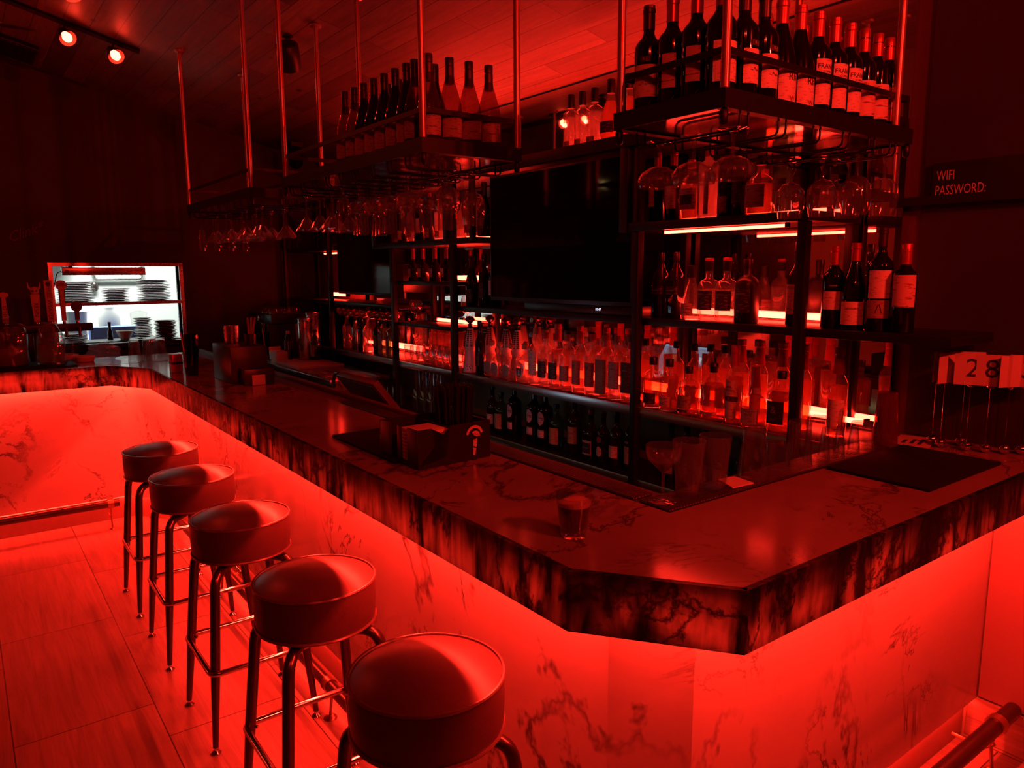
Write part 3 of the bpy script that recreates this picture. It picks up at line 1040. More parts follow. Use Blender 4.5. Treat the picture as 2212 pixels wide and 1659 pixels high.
def burg(h=0.30, r=0.041):
    return [(r - .003, 0), (r, 0.004), (r, h * .42), (r * .96, h * .50), (r * .82, h * .58), (r * .6, h * .68), (r * .42, h * .765), (0.0142, h * .83), (0.0142, h * .98)]
def foil(z0, z1, r=0.0158):
    return [(r, z0), (r, z1 - 0.022), (r + .0016, z1 - 0.020), (r + .0016, z1 - 0.010), (r, z1 - 0.008), (r, z1 - 0.001), (r * .9, z1)]
def screw(z0, z1, r=0.0150):
    out = [(r, z0)]
    z = z0
    out += [(r, z1 - 0.03), (r - .0008, z1 - 0.029), (r - .0008, z1 - 0.026), (r, z1 - 0.025), (r, z1 - 0.002), (r * .92, z1)]
    return out
W = M_LINE
kind('dark_bordeaux', bord(), M_DARKG, (foil(0.236, 0.302), M_FOILR), [(0.0375, 0.055, 0.150, 1.0, M_PAPERW)])
kind('dark_francis', bord(), M_DARKG, (foil(0.236, 0.302), M_FOILR), [(0.0375, 0.052, 0.172, 1.0, M_PAPERW)], texts=[('FRANCIS', 0.0125, 0.0375, 0.152, W, {}), ('COPPOLA', 0.006, 0.0375, 0.138, W, {}), ('*', 0.03, 0.0375, 0.108, W, {})])
kind('dark_kendall', bord(), M_DARKG, (foil(0.24, 0.302), M_FOILD), [(0.0375, 0.062, 0.145, 0.95, M_PAPERW), (0.0375, 0.152, 0.166, 0.4, M_PAPERD)], texts=[('K-J', 0.008, 0.0375, 0.159, M_WINK, {}), ('~^~~', 0.012, 0.0375, 0.095, W, {})])
kind('dark_plainfoil', bord(), M_DARKG, (foil(0.238, 0.302), M_FOILR), [(0.0375, 0.070, 0.155, 0.5, M_PAPERR)])
kind('burgundy_red', burg(), M_DARKG, (foil(0.236, 0.302), M_FOILR), [(0.041, 0.020, 0.120, 1.0, M_PAPERW)], texts=[('Rh', 0.020, 0.041, 0.100, M_FOILD, {}), ('W', 0.013, 0.041, 0.045, M_FOILR, {})])
kind('rose_puget', burg(0.305, 0.040), M_ROSE, (screw(0.222, 0.306), M_FOILD), [(0.040, 0.045, 0.125, 1.0, M_PAPERDIM)], texts=[('PUGET', 0.0105, 0.040, 0.108, W, {}), ('~~', 0.018, 0.040, 0.072, W, {})])
kind('noir_dark', burg(0.305, 0.040), M_DARKG, (screw(0.222, 0.306), M_FOILD), [(0.040, 0.040, 0.128, 1.0, M_PAPERDIM)], texts=[('NOIR', 0.009, 0.040, 0.108, W, {})])
kind('wine_script', burg(0.298, 0.041), M_DARKG, (foil(0.228, 0.30), M_FOILR), [(0.041, 0.018, 0.098, 1.05, M_PAPERW)], texts=[('Lafontaine', 0.008, 0.041, 0.075, W, {})])
kind('wine_screwcap', bord(0.29), M_DARKG, (screw(0.225, 0.292, 0.0165), M_FOILR), [(0.0375, 0.085, 0.19, 1.05, M_PAPERR)])
kind('wine_low_label', bord(0.29), M_DARKG, (foil(0.225, 0.292), M_FOILR), [(0.0375, 0.068, 0.132, 1.0, M_PAPERW)], texts=[('FRANCE', 0.005, 0.0375, 0.152, M_WINK, {})])
kind('wine_magnum', bord(0.345, 0.0400), M_DARKG, (foil(0.285, 0.347), M_FOILD), [(0.0400, 0.112, 0.205, 1.0, M_PAPERW), (0.0400, 0.045, 0.105, 1.0, M_PAPERDIM)], texts=[('/\\', 0.03, 0.0400, 0.074, W, {})])
# spirits
def rnd(h, r, sh, nk=0.0135, top=None):
    return [(r - .004, 0), (r, 0.005), (r, sh), (r * .93, sh + (h - sh) * .12), (r * .70, sh + (h - sh) * .26), (r * .45, sh + (h - sh) * .38), (nk, sh + (h - sh) * .50), (nk, h - 0.018), (nk * 1.15, h - 0.016), (nk * 1.15, h)]
def short_cap(h, r=0.0150, t=0.024):
    return [(r, h - 0.004), (r, h + t - .002), (r * .94, h + t)]
kind('makers', [(0.037, 0), (0.042, 0.006), (0.043, 0.075), (0.042, 0.092), (0.036, 0.108), (0.026, 0.122), (0.019, 0.132), (0.0155, 0.15), (0.0148, 0.215), (0.0155, 0.22)], M_CLEAR, ([(0.0195, 0.158), (0.0185, 0.17), (0.0168, 0.205), (0.0175, 0.212), (0.0175, 0.236), (0.016, 0.238)], M_CAPR), [(0.043, 0.016, 0.076, 1.02, M_PAPER, {})], (0.13, M_AMBER), [("Maker's", 0.0105, 0.043, 0.066, W, {}), ('Mark', 0.0125, 0.043, 0.0525, W, {}), ('WHISKY', 0.0055, 0.043, 0.038, W, {}), ('____________', 0.004, 0.043, 0.046, W, {}), ('KENTUCKY STRAIGHT BOURBON', 0.0022, 0.043, 0.030, W, {}), ('HANDMADE', 0.0022, 0.043, 0.024, W, {})], p=4.5, neck=0.03)
kind('basil', rnd(0.30, 0.034, 0.185), M_CLEAR, ([(0.019, 0.235), (0.0175, 0.25), (0.0165, 0.285), (0.0185, 0.287), (0.0185, 0.315), (0.017, 0.317)], M_CAPR), [(0.034, 0.018, 0.178, 0.95, M_PAPER), (0.0344, 0.092, 0.112, 1.1, M_PAPERD)], (0.19, M_AMBER), [('BASIL', 0.009, 0.0345, 0.150, W, {}), ('HAYDEN', 0.0085, 0.0345, 0.136, W, {}), ('B', 0.014, 0.0352, 0.102, M_PAPERT, {})], p=2)
kind('whistle', [(0.038, 0), (0.042, 0.006), (0.0425, 0.115), (0.040, 0.13), (0.033, 0.143), (0.021, 0.150), (0.015, 0.155), (0.015, 0.19)], M_CLEAR, ([(0.017, 0.178), (0.017, 0.205), (0.016, 0.207)], M_CAPB), [(0.0425, 0.028, 0.085, 1.05, M_PAPERT), (0.043, 0.012, 0.024, 0.6, M_PAPERD)], (0.115, M_AMBER), [('WHISTLEPIG', 0.0090, 0.043, 0.062, W, {}), ('STRAIGHT RYE', 0.004, 0.043, 0.045, W, {}), ('10', 0.007, 0.043, 0.035, W, {}), ('&', 0.010, 0.043, 0.076, W, {})], p=2.6, neck=0.03)
kind('dome', [(0.046, 0), (0.050, 0.006), (0.051, 0.075), (0.050, 0.105), (0.045, 0.135), (0.036, 0.157), (0.024, 0.172), (0.014, 0.178), (0.013, 0.20)], M_CLEAR, ([(0.016, 0.196), (0.017, 0.21), (0.020, 0.222), (0.015, 0.235), (0.004, 0.238)], M_CAPB), [(0.051, 0.022, 0.036, 0.9, M_PAPERR)], (0.15, M_AMBER), p=2)
kind('flat_green', [(0.040, 0), (0.0435, 0.005), (0.044, 0.125), (0.042, 0.145), (0.034, 0.158), (0.02, 0.165), (0.0145, 0.17), (0.0145, 0.215)], M_CLEAR, ([(0.018, 0.205), (0.018, 0.232), (0.017, 0.234)], M_CAPB), [(0.044, 0.034, 0.122, 0.85, M_PAPERG, {'n': 14})], (0.15, M_AMBER), [('&', 0.030, 0.0445, 0.088, M_PAPERT, {}), ('ESTATE', 0.006, 0.0445, 0.052, M_PAPERT, {})], p=3.2, neck=0.03)
kind('bulleit', [(0.036, 0), (0.040, 0.005), (0.040, 0.14), (0.037, 0.155), (0.03, 0.164), (0.018, 0.17), (0.0145, 0.176), (0.0145, 0.21)], M_CLEAR, (short_cap(0.20, 0.018, 0.03), M_CAPB), [(0.040, 0.022, 0.066, 1.0, M_PAPERR)], (0.15, M_AMBER), [('BOURBON', 0.005, 0.0405, 0.038, W, {})], p=2.4, neck=0.03)
kind('bulleit_dark', [(0.036, 0), (0.040, 0.005), (0.040, 0.14), (0.037, 0.155), (0.03, 0.164), (0.018, 0.17), (0.0145, 0.176), (0.0145, 0.21)], M_CLEAR, (short_cap(0.20, 0.018, 0.03), M_CAPB), [(0.040, 0.022, 0.070, 1.05, M_PAPERD)], (0.13, M_AMBER), p=2.4, neck=0.03)
kind('tall_black_cap', rnd(0.285, 0.036, 0.185), M_CLEAR, (short_cap(0.27, 0.0165, 0.028), M_CAPB), [(0.036, 0.03, 0.12, 0.9, M_PAPERD)], (0.2, M_AMBER))
kind('tall_amber', rnd(0.28, 0.037, 0.18), M_CLEAR, (short_cap(0.265, 0.0165, 0.028), M_CAPB), [(0.037, 0.03, 0.11, 0.85, M_PAPER)], (0.19, M_AMBER))
kind('red_neck', rnd(0.31, 0.036, 0.19), M_CLEAR, ([(0.022, 0.235), (0.019, 0.27), (0.017, 0.305), (0.019, 0.307), (0.019, 0.328), (0.0175, 0.33)], M_CAPR), [(0.036, 0.03, 0.14, 0.9, M_PAPERW)], (0.19, M_AMBER))
kind('tequila_round', rnd(0.285, 0.0385, 0.175), M_CLEAR, (short_cap(0.27, 0.0165, 0.026), M_CORK), [(0.0385, 0.055, 0.15, 0.95, M_PAPER)], (0.20, M_CLEARL), p=3.0, neck=0.03)
kind('tequila_dark_label', rnd(0.28, 0.0385, 0.17), M_CLEAR, (short_cap(0.262, 0.0165, 0.028), M_CAPR), [(0.0385, 0.05, 0.138, 0.95, M_PAPERD)], (0.19, M_CLEARL), p=3.0, neck=0.03)
kind('tequila_mid', rnd(0.28, 0.0385, 0.175), M_CLEAR, (short_cap(0.262, 0.0160, 0.028), M_CORK), [(0.0385, 0.05, 0.13, 0.95, M_PAPERDIM)], (0.21, M_CLEARL), p=2.5, neck=0.03)
kind('vodka_deer', rnd(0.295, 0.0395, 0.185), M_CLEAR, (short_cap(0.28, 0.0165, 0.026), M_CAPR), [(0.0395, 0.045, 0.165, 0.95, M_PAPERDIM)], (0.21, M_CLEARL), [('Y', 0.022, 0.0400, 0.135, W, {}), ('_________', 0.005, 0.0400, 0.083, M_WINK, {})])
kind('box_label', rnd(0.295, 0.040, 0.20), M_CLEAR, (short_cap(0.28, 0.0165, 0.026), M_CORK), [(0.040, 0.02, 0.19, 0.98, M_PAPERT)], (0.21, M_CLEARL), p=5, neck=0.03)
kind('olive_label', rnd(0.295, 0.037, 0.20), M_CLEAR, (short_cap(0.28, 0.0165, 0.026), M_CORK), [(0.037, 0.055, 0.185, 0.98, M_PAPER)], (0.21, M_CLEARL), [('VERDE', 0.006, 0.0375, 0.150, W, {})], p=3.5, neck=0.03)
kind('teal_label', rnd(0.305, 0.036, 0.205), M_CLEAR, (short_cap(0.29, 0.0165, 0.026), M_CORK), [(0.036, 0.045, 0.19, 0.9, M_PAPERG)], (0.21, M_CLEARL), [('MEZCAL', 0.006, 0.0365, 0.150, M_WINK, {})], p=3.5, neck=0.03)
kind('horseshoe', [(0.036, 0), (0.041, 0.005), (0.0415, 0.12), (0.038, 0.14), (0.028, 0.152), (0.016, 0.16), (0.0145, 0.165), (0.0145, 0.20)], M_CLEAR, (short_cap(0.19, 0.017, 0.024), M_CORK), [(0.0415, 0.030, 0.085, 0.55, M_PAPERW, {'oval': True})], (0.14, M_CLEARL), [('U', 0.052, 0.0425, 0.055, W, {}), ('n', 0.050, 0.0425, 0.07, W, {})], p=4, neck=0.03)
def ball():
    return [(0.001 + 0.017 * math.sin(PI * k / 8), 0.195 - 0.017 * math.cos(PI * k / 8)) for k in range(9)]
kind('ball_stop', [(0.036, 0), (0.042, 0.006), (0.043, 0.085), (0.040, 0.112), (0.030, 0.130), (0.018, 0.140), (0.015, 0.146), (0.015, 0.178)], M_CLEAR, (ball(), M_CORK), [(0.043, 0.018, 0.094, 0.62, M_PAPERDIM, {'oval': True})], (0.13, M_CLEARL), [('patron', 0.007, 0.0435, 0.058, W, {})], p=4, neck=0.03)
def clase_extra():
    out = []
    for i in range(5):
        th = PI + (i - 2) * 0.62
        bm = bmesh.new()
        for j in range(9):
            z = 0.165 + j * 0.0115
            rr = 0.0455 - 0.0024 * j + 0.0012 if j > 0 else 0.046
            rr = 0.0405 - (z - 0.165) * 0.205 + 0.0012
            for s in (-1, 1):
                c = th + s * 0.10
                m_ = Matrix.Translation((rr * math.cos(c), rr * math.sin(c), z)) @ Matrix.Diagonal((0.0035, 0.0035, 0.0055, 1))
                bmesh.ops.create_icosphere(bm, subdivisions=1, radius=1.0, matrix=m_)
        me = mesh_of(bm, 'painted_sprig')
        me.materials.append(M_LINE)
        out.append(('painted_sprig', me, None))
    for i in range(5):
        th = PI + (i - 2) * 0.55
        bm = bmesh.new()
        rnd_ = random.Random(i)
        for j in range(12):
            z = 0.02 + rnd_.random() * 0.085
            rr = 0.0485 - z * 0.175 + 0.0012
            c = th + rnd_.uniform(-.2, .2)
            bmesh.ops.create_icosphere(bm, subdivisions=1, radius=1.0, matrix=Matrix.Translation((rr * math.cos(c), rr * math.sin(c), z)) @ Matrix.Diagonal((0.004, 0.004, 0.0045, 1)))
        me = mesh_of(bm, 'painted_flower')
        me.materials.append(M_LINE)
        out.append(('painted_flower', me, None))
    bm = bmesh.new()
    pr = [(0.030 * math.sin(PI / 2 * min(1, k / 6)), 0.345 - 0.026 * (1 - math.cos(PI / 2 * k / 6)) ) for k in range(7)]
    loft(bm, [(0.006, 0.296), (0.030, 0.319)] + [(max(0.0005, r), z) for r, z in pr[::-1]][1:], 20)
    me = mesh_of(bm, 'dome_stopper')
    me.materials.append(M_CAPS2)
    out.append(('dome_stopper', me, None))
    return out
M_CAPS2 = principled('bell_stopper', (0.30, 0.12, 0.10), 0.18, 0.8)
kind('bell_ceramic', [(0.047, 0), (0.0485, 0.004), (0.046, 0.03), (0.0385, 0.09), (0.030, 0.122), (0.0295, 0.135), (0.036, 0.150), (0.0405, 0.165), (0.036, 0.195), (0.028, 0.23), (0.020, 0.262), (0.016, 0.275)], M_CERAM, ([(0.0185, 0.262), (0.0165, 0.278), (0.0125, 0.286), (0.0165, 0.297)], M_CAPB), extra=clase_extra)
kind('slim_dark', rnd(0.30, 0.031, 0.19), M_BROWNG, (short_cap(0.285, 0.016, 0.026), M_CAPB), [(0.031, 0.05, 0.14, 0.8, M_PAPERD)])
kind('kuro', [(0.038, 0), (0.042, 0.005), (0.0425, 0.135), (0.040, 0.152), (0.034, 0.164), (0.022, 0.170), (0.0165, 0.176), (0.0165, 0.225)], M_CLEAR, ([(0.0175, 0.205), (0.0175, 0.240), (0.0165, 0.241), (0.0175, 0.242), (0.0175, 0.256), (0.0165, 0.257)], M_CAPB), [(0.0425, 0.045, 0.125, 1.1, M_PAPERD)], (0.132, M_CLEARL), [('KAIYO', 0.008, 0.0430, 0.110, M_FOILR, {})], p=2.2, neck=0.03, extra=lambda: [('cap_disc', cap_disc(), None)])
def cap_disc():
    bm = bmesh.new()
    loft(bm, [(0.0178, 0.246), (0.0178, 0.2575), (0.0165, 0.259)], 18)
    me = mesh_of(bm, 'cap_disc')
    me.materials.append(M_FOILR)
    return me
kind('walker', [(0.031, 0), (0.033, 0.004), (0.032, 0.16), (0.028, 0.19), (0.020, 0.215), (0.0145, 0.235), (0.0135, 0.25), (0.0135, 0.268)], M_BROWNG, ([(0.0155, 0.25), (0.0150, 0.285), (0.014, 0.287)], M_CAPB), [(0.033, 0.105, 0.140, 1.25, M_PAPERD)], texts=[('BLACK LABEL', 0.005, 0.0335, 0.122, M_WINK, {})], p=5, neck=0.02)
kind('pinch', [(0.038, 0), (0.043, 0.008), (0.044, 0.05), (0.038, 0.09), (0.028, 0.13), (0.018, 0.16), (0.0155, 0.175), (0.0155, 0.20)], M_CLEAR, ([(0.0215, 0.178), (0.0215, 0.226), (0.020, 0.228)], M_CAPB), [(0.043, 0.02, 0.07, 0.8, M_PAPERR)], (0.06, M_CLEARL))
kind('charcoal', [(0.044, 0), (0.047, 0.005), (0.047, 0.150), (0.043, 0.166), (0.032, 0.178), (0.019, 0.186), (0.0165, 0.192), (0.0165, 0.225)], M_BLACKS, ([(0.018, 0.218), (0.018, 0.25), (0.017, 0.252)], M_CAPB), [(0.047, 0.04, 0.135, 0.9, M_PAPERD)], texts=[('REDEMPTION', 0.006, 0.0475, 0.115, M_PAPERT, {})])
kind('jameson', rnd(0.30, 0.038, 0.18), M_BROWNG, (short_cap(0.282, 0.0165, 0.03), M_CAPB), [(0.038, 0.045, 0.155, 1.2, M_PAPERDIM)], texts=[('JAMESON', 0.0105, 0.0385, 0.142, W, {}), ('IRISH', 0.007, 0.0385, 0.062, W, {})], extra=None)
kind('gin_flat', [(0.037, 0), (0.0415, 0.005), (0.042, 0.17), (0.039, 0.188), (0.028, 0.20), (0.017, 0.208), (0.0145, 0.214), (0.0145, 0.245)], M_GREENG, (short_cap(0.235, 0.0185, 0.035), M_CAPB), [(0.042, 0.015, 0.155, 0.62, M_PAPER, {'n': 12})], texts=[('BOMBAY', 0.0085, 0.0425, 0.135, W, {}), ('O', 0.030, 0.0425, 0.092, W, {}), ('SAPPHIRE', 0.0075, 0.0425, 0.040, W, {})], p=4, neck=0.03)
kind('round_label', bord(0.315, 0.043), M_DARKG, (short_cap(0.30, 0.0165, 0.02), M_CAPB), [(0.043, 0.115, 0.195, 0.62, M_PAPERR, {'oval': True}), (0.043, 0.05, 0.092, 0.6, M_PAPERR)], texts=[('MARTINI', 0.0065, 0.0435, 0.157, W, {})])
kind('aperitif', rnd(0.30, 0.039, 0.17), M_BROWNG, (short_cap(0.285, 0.0165, 0.022), M_CAPB), [(0.039, 0.06, 0.15, 1.0, M_PAPERT)], texts=[('Averna', 0.012, 0.0395, 0.118, W, {}), ('AMARO', 0.006, 0.0395, 0.09, W, {})])
kind('aperol', rnd(0.29, 0.038, 0.17), M_BROWNG, (short_cap(0.275, 0.0165, 0.022), M_CAPB), [(0.038, 0.035, 0.12, 1.0, M_PAPERT)], texts=[('APEROL', 0.012, 0.0385, 0.140, M_WINK, {})])
kind('cointreau', rnd(0.25, 0.037, 0.13), M_BROWNG, (short_cap(0.235, 0.0165, 0.022), M_CAPR), [(0.037, 0.025, 0.10, 1.0, M_PAPER), (0.0374, 0.034, 0.088, 0.85, M_PAPERD)], texts=[('Cointreau', 0.008, 0.0382, 0.062, M_WINK, {})], p=4, neck=0.03)
kind('liqueur_oval', rnd(0.25, 0.034, 0.14), M_BROWNG, (short_cap(0.235, 0.0155, 0.022), M_CAPR), [(0.034, 0.03, 0.085, 0.6, M_PAPER, {'oval': True}), (0.034, 0.10, 0.135, 0.5, M_FOILR, {'oval': True})])
kind('jar_syrup', rnd(0.24, 0.042, 0.15), M_GREENG, (short_cap(0.225, 0.0165, 0.02), M_CAPB), [(0.042, 0.03, 0.12, 1.0, M_PAPERT)])
kind('white_star', rnd(0.27, 0.038, 0.15), M_BROWNG, (short_cap(0.255, 0.0165, 0.022), M_CAPB), [(0.038, 0.045, 0.105, 0.9, M_PAPER)])
kind('plain_green', rnd(0.27, 0.036, 0.16), M_GREENG, (short_cap(0.255, 0.0160, 0.02), M_CAPB), [(0.036, 0.04, 0.11, 0.9, M_PAPERDIM)])
kind('cognac', [(0.037, 0), (0.042, 0.006), (0.043, 0.085), (0.040, 0.105), (0.031, 0.125), (0.020, 0.142), (0.0145, 0.158), (0.0138, 0.235)], M_BROWNG, ([(0.0155, 0.165), (0.0150, 0.235), (0.0165, 0.237), (0.0165, 0.247), (0.015, 0.249)], M_FOILR), [(0.043, 0.030, 0.095, 0.75, M_PAPERR)], p=2.4, neck=0.03)
kind('champagne', burg(0.30, 0.038), M_DARKG, (foil(0.22, 0.302, 0.0165), M_FOILD), [(0.038, 0.02, 0.10, 0.9, M_PAPERD)], texts=[('X', 0.04, 0.038, 0.150, M_FOILR, {})])
kind('frost_tall', [(0.034, 0), (0.0365, 0.004), (0.0365, 0.175), (0.033, 0.195), (0.022, 0.21), (0.0145, 0.218), (0.0145, 0.275)], M_FROST, (short_cap(0.265, 0.0165, 0.03), M_CAPB), [(0.0365, 0.02, 0.06, 0.85, M_PAPERW)], texts=[('BELVEDERE', 0.007, 0.0372, 0.09, W, {}), ('VODKA', 0.006, 0.0372, 0.05, W, {})])
kind('frost_birds', [(0.036, 0), (0.039, 0.004), (0.039, 0.155), (0.036, 0.172), (0.024, 0.186), (0.0155, 0.194), (0.0155, 0.225)], M_FROST, ([(0.0165, 0.218), (0.0155, 0.29), (0.014, 0.292)], M_CAPB), texts=[('GREY', 0.010, 0.0395, 0.072, W, {}), ('GOOSE', 0.0125, 0.0395, 0.058, W, {}), ('VODKA', 0.006, 0.0395, 0.042, W, {}), ('v v', 0.020, 0.0395, 0.128, W, {}), ('~*~', 0.026, 0.0395, 0.095, W, {})])
kind('vodka_red_back', rnd(0.255, 0.034, 0.165), M_CLEAR, (short_cap(0.24, 0.0165, 0.028), M_CAPB), [(0.034, 0.03, 0.125, 1.1, M_PAPERR)], (0.19, M_CLEARL))
kind('clear_black_cap', [(0.036, 0), (0.039, 0.006), (0.039, 0.172), (0.0375, 0.182), (0.027, 0.19), (0.0165, 0.195), (0.0160, 0.215)], M_CLEAR, ([(0.0185, 0.205), (0.0180, 0.268), (0.017, 0.27)], M_CAPB), [(0.039, 0.015, 0.045, 0.7, M_PAPERDIM)], (0.16, M_CLEARL), [('AMSTERDAM', 0.010, 0.0395, 0.105, M_FOILR, {'vertical': True})])
kind('pear_label', [(0.040, 0), (0.048, 0.008), (0.050, 0.07), (0.047, 0.11), (0.036, 0.16), (0.023, 0.195), (0.0165, 0.215), (0.016, 0.235)], M_CLEAR, ([(0.019, 0.225), (0.019, 0.285), (0.018, 0.287)], M_CAPB), [(0.050, 0.045, 0.095, 1.1, M_PAPERD)], (0.19, M_AMBER))
kind('ribbed_glow', [(0.032, 0), (0.038, 0.006), (0.038, 0.14), (0.034, 0.16), (0.022, 0.175), (0.016, 0.18), (0.016, 0.2)], M_FROST, ([(0.018, 0.19), (0.0175, 0.24), (0.016, 0.242)], M_CAPB))
kind('steel_flask', rnd(0.25, 0.031, 0.17), M_STEEL, (short_cap(0.235, 0.016, 0.02), M_CAPB), [(0.031, 0.03, 0.10, 0.9, M_PAPERT)])
kind('triangle_label', rnd(0.265, 0.036, 0.165), M_DARKG, (short_cap(0.25, 0.0165, 0.022), M_CAPB), [(0.036, 0.06, 0.145, 0.75, M_PAPERT)])
kind('lit_clear', rnd(0.27, 0.038, 0.165), M_CLEAR, (short_cap(0.255, 0.0165, 0.022), M_CORK), [], (0.18, M_CLEARL))
kind('wide_decanter', [(0.045, 0), (0.051, 0.008), (0.052, 0.10), (0.047, 0.128), (0.032, 0.148), (0.018, 0.158), (0.016, 0.18), (0.016, 0.2)], M_CLEAR, (short_cap(0.195, 0.018, 0.03), M_CAPB), [(0.052, 0.03, 0.115, 0.7, M_PAPERR)], (0.12, M_AMBER), p=3, neck=0.03)
kind('black_box_label', [(0.038, 0), (0.043, 0.005), (0.0435, 0.15), (0.039, 0.168), (0.026, 0.182), (0.0165, 0.188), (0.016, 0.23)], M_CLEAR, (short_cap(0.22, 0.018, 0.03), M_CAPR), [(0.0435, 0.045, 0.13, 1.1, M_PAPERR), (0.0441, 0.065, 0.105, 0.6, M_PAPERD)], (0.15, M_AMBER), p=2.6, neck=0.03)
kind('strip_label', [(0.034, 0), (0.037, 0.005), (0.037, 0.21), (0.034, 0.225), (0.022, 0.235), (0.016, 0.24), (0.0155, 0.262)], M_FROST, (short_cap(0.255, 0.017, 0.03), M_CAPR), [(0.037, 0.02, 0.19, 0.32, M_PAPERW, {'off': -.5}), (0.037, 0.02, 0.19, 0.32, M_PAPERW, {'off': .5})], p=3, neck=0.03)
kind('dark_small_label', rnd(0.30, 0.034, 0.19), M_BROWNG, (short_cap(0.285, 0.0165, 0.022), M_CAPR), [(0.034, 0.02, 0.085, 0.8, M_PAPERR)], texts=[('|||||', 0.008, 0.0345, 0.03, W, {})])
kind('green_dark', rnd(0.29, 0.036, 0.18), M_GREENG, (short_cap(0.275, 0.0165, 0.022), M_CAPB), [(0.036, 0.08, 0.13, 0.9, M_PAPERR)])
kind('cola_pet', [(0.028, 0), (0.032, 0.01), (0.031, 0.05), (0.033, 0.09), (0.033, 0.14), (0.026, 0.175), (0.014, 0.2), (0.0125, 0.215)], M_BROWNG, (short_cap(0.21, 0.0145, 0.02), M_WHITE), [(0.033, 0.085, 0.145, 3.0, M_FOILR)])

def row(k, spots, z, fmt, group, rz=0.0, name='liquor_bottle', jit=0.12):
    """the same kind at several (x, y) spots; fmt is filled with the ordinal"""
    for i, (x, y) in enumerate(spots):
        bottle(k, (x, y, z), fmt.format(ORD[i]), rz + random.uniform(-jit, jit), group, name)

# middle shelf beside the big tv
G = 'bottles on the middle shelf'
for k, y, lb in (('walker', 2.335 - .055, 'square dark whisky bottle with slanted black label beside the tv post'),
                 ('walker', 2.195, 'square dark whisky bottle, second from the tv post on the middle shelf'),
                 ('pinch', 2.105, 'clear pinched decanter bottle with wide black cap on the middle shelf'),
                 ('kuro', 2.015, 'round-shouldered bottle with black label next to the pinched decanter'),
                 ('kuro', 1.925, 'round-shouldered bottle with black label next to the opaque black bottle'),
                 ('charcoal', 1.826, 'opaque black bottle hiding one end of the glowing tube'),
                 ('jameson', 1.605, 'whiskey bottle with arched pale label half hidden by the shelf post')):
    bottle(k, (2.53, y, ZK), lb, random.uniform(-.1, .1), G)
G = 'wine bottles at the wall end of the middle shelf'
for k, y, lb in (('wine_low_label', 1.462, 'dark wine bottle with square label just beyond the shelf post'),
                 ('wine_script', 1.385, 'sloping-shouldered wine bottle with low wide script label'),
                 ('wine_magnum', 1.295, 'tallest wine bottle of the middle shelf with tall pale label'),
                 ('wine_screwcap', 1.212, 'screw-capped wine bottle standing last on the open shelf end')):
    bottle(k, (2.53, y, ZK), lb, 0.5 + random.uniform(-.08, .08), G, 'wine_bottle')
# upper shelf beside the big tv
G = 'bottles on the upper shelf'
for k, y, lb in (('dark_plainfoil', 2.315, 'red-necked dark bottle at the tv end of the upper shelf'),
                 ('dark_bordeaux', 2.222, 'dark bottle with pale label, second from the tv on the upper shelf'),
                 ('black_box_label', 2.125, 'amber bottle whose label carries a black box on the upper shelf'),
                 ('strip_label', 2.035, 'frosted bottle with two bright vertical strips on the upper shelf'),
                 ('dark_small_label', 1.945, 'dark bottle with small barcode label beside the two-strip bottle'),
                 ('slim_dark', 1.88, 'slim black bottle before the wide decanter on the upper shelf'),
                 ('wide_decanter', 1.785, 'wide decanter with large lit back label on the upper shelf'),
                 ('green_dark', 1.69, 'green bottle last in line on the upper shelf')):
    bottle(k, (2.53, y, ZU), lb, random.uniform(-.15, .15), G)
# main shelf, bay nearest the bar end
G = 'whiskey bottles on the main shelf'
for k, y, lb in (('bulleit_dark', 2.285, 'flask-shaped bottle with dark low label beside the post under the tv corner'),
                 ('bulleit', 2.19, 'flask-shaped bottle with reddish low label, second from the post'),
                 ('whistle', 2.08, 'squat amber bottle with arched tan label'),
                 ('dome', 1.95, 'dome-shaped amber bottle with no large label'),
                 ('basil', 1.845, 'tall whiskey bottle with red neck and a long label belted in black'),
                 ('makers', 1.745, 'squat whiskey bottle with red wax neck and large cream label'),
                 ('flat_green', 1.63, 'broad flat whiskey bottle with dark green label next to the end post')):
    bottle(k, (2.50, y, ZM), lb, random.uniform(-.06, .06), G)
for i, (k, y) in enumerate((('tall_black_cap', 2.25), ('tall_amber', 2.15), ('tall_black_cap', 2.06), ('tall_black_cap', 1.985), ('red_neck', 1.90), ('red_neck', 1.81), ('red_neck', 1.705), ('red_neck', 1.615))):
    bottle(k, (2.615, y, ZM), f'bottle in the rear row behind the whiskeys, {ORD[i]} from the post below the tv', random.uniform(-.2, .2), 'rear row of the main shelf')
bottle('red_neck', (2.60, 1.46, ZM), 'red-topped bottle alone past the end post of the main shelf', 0.3, 'rear row of the main shelf')
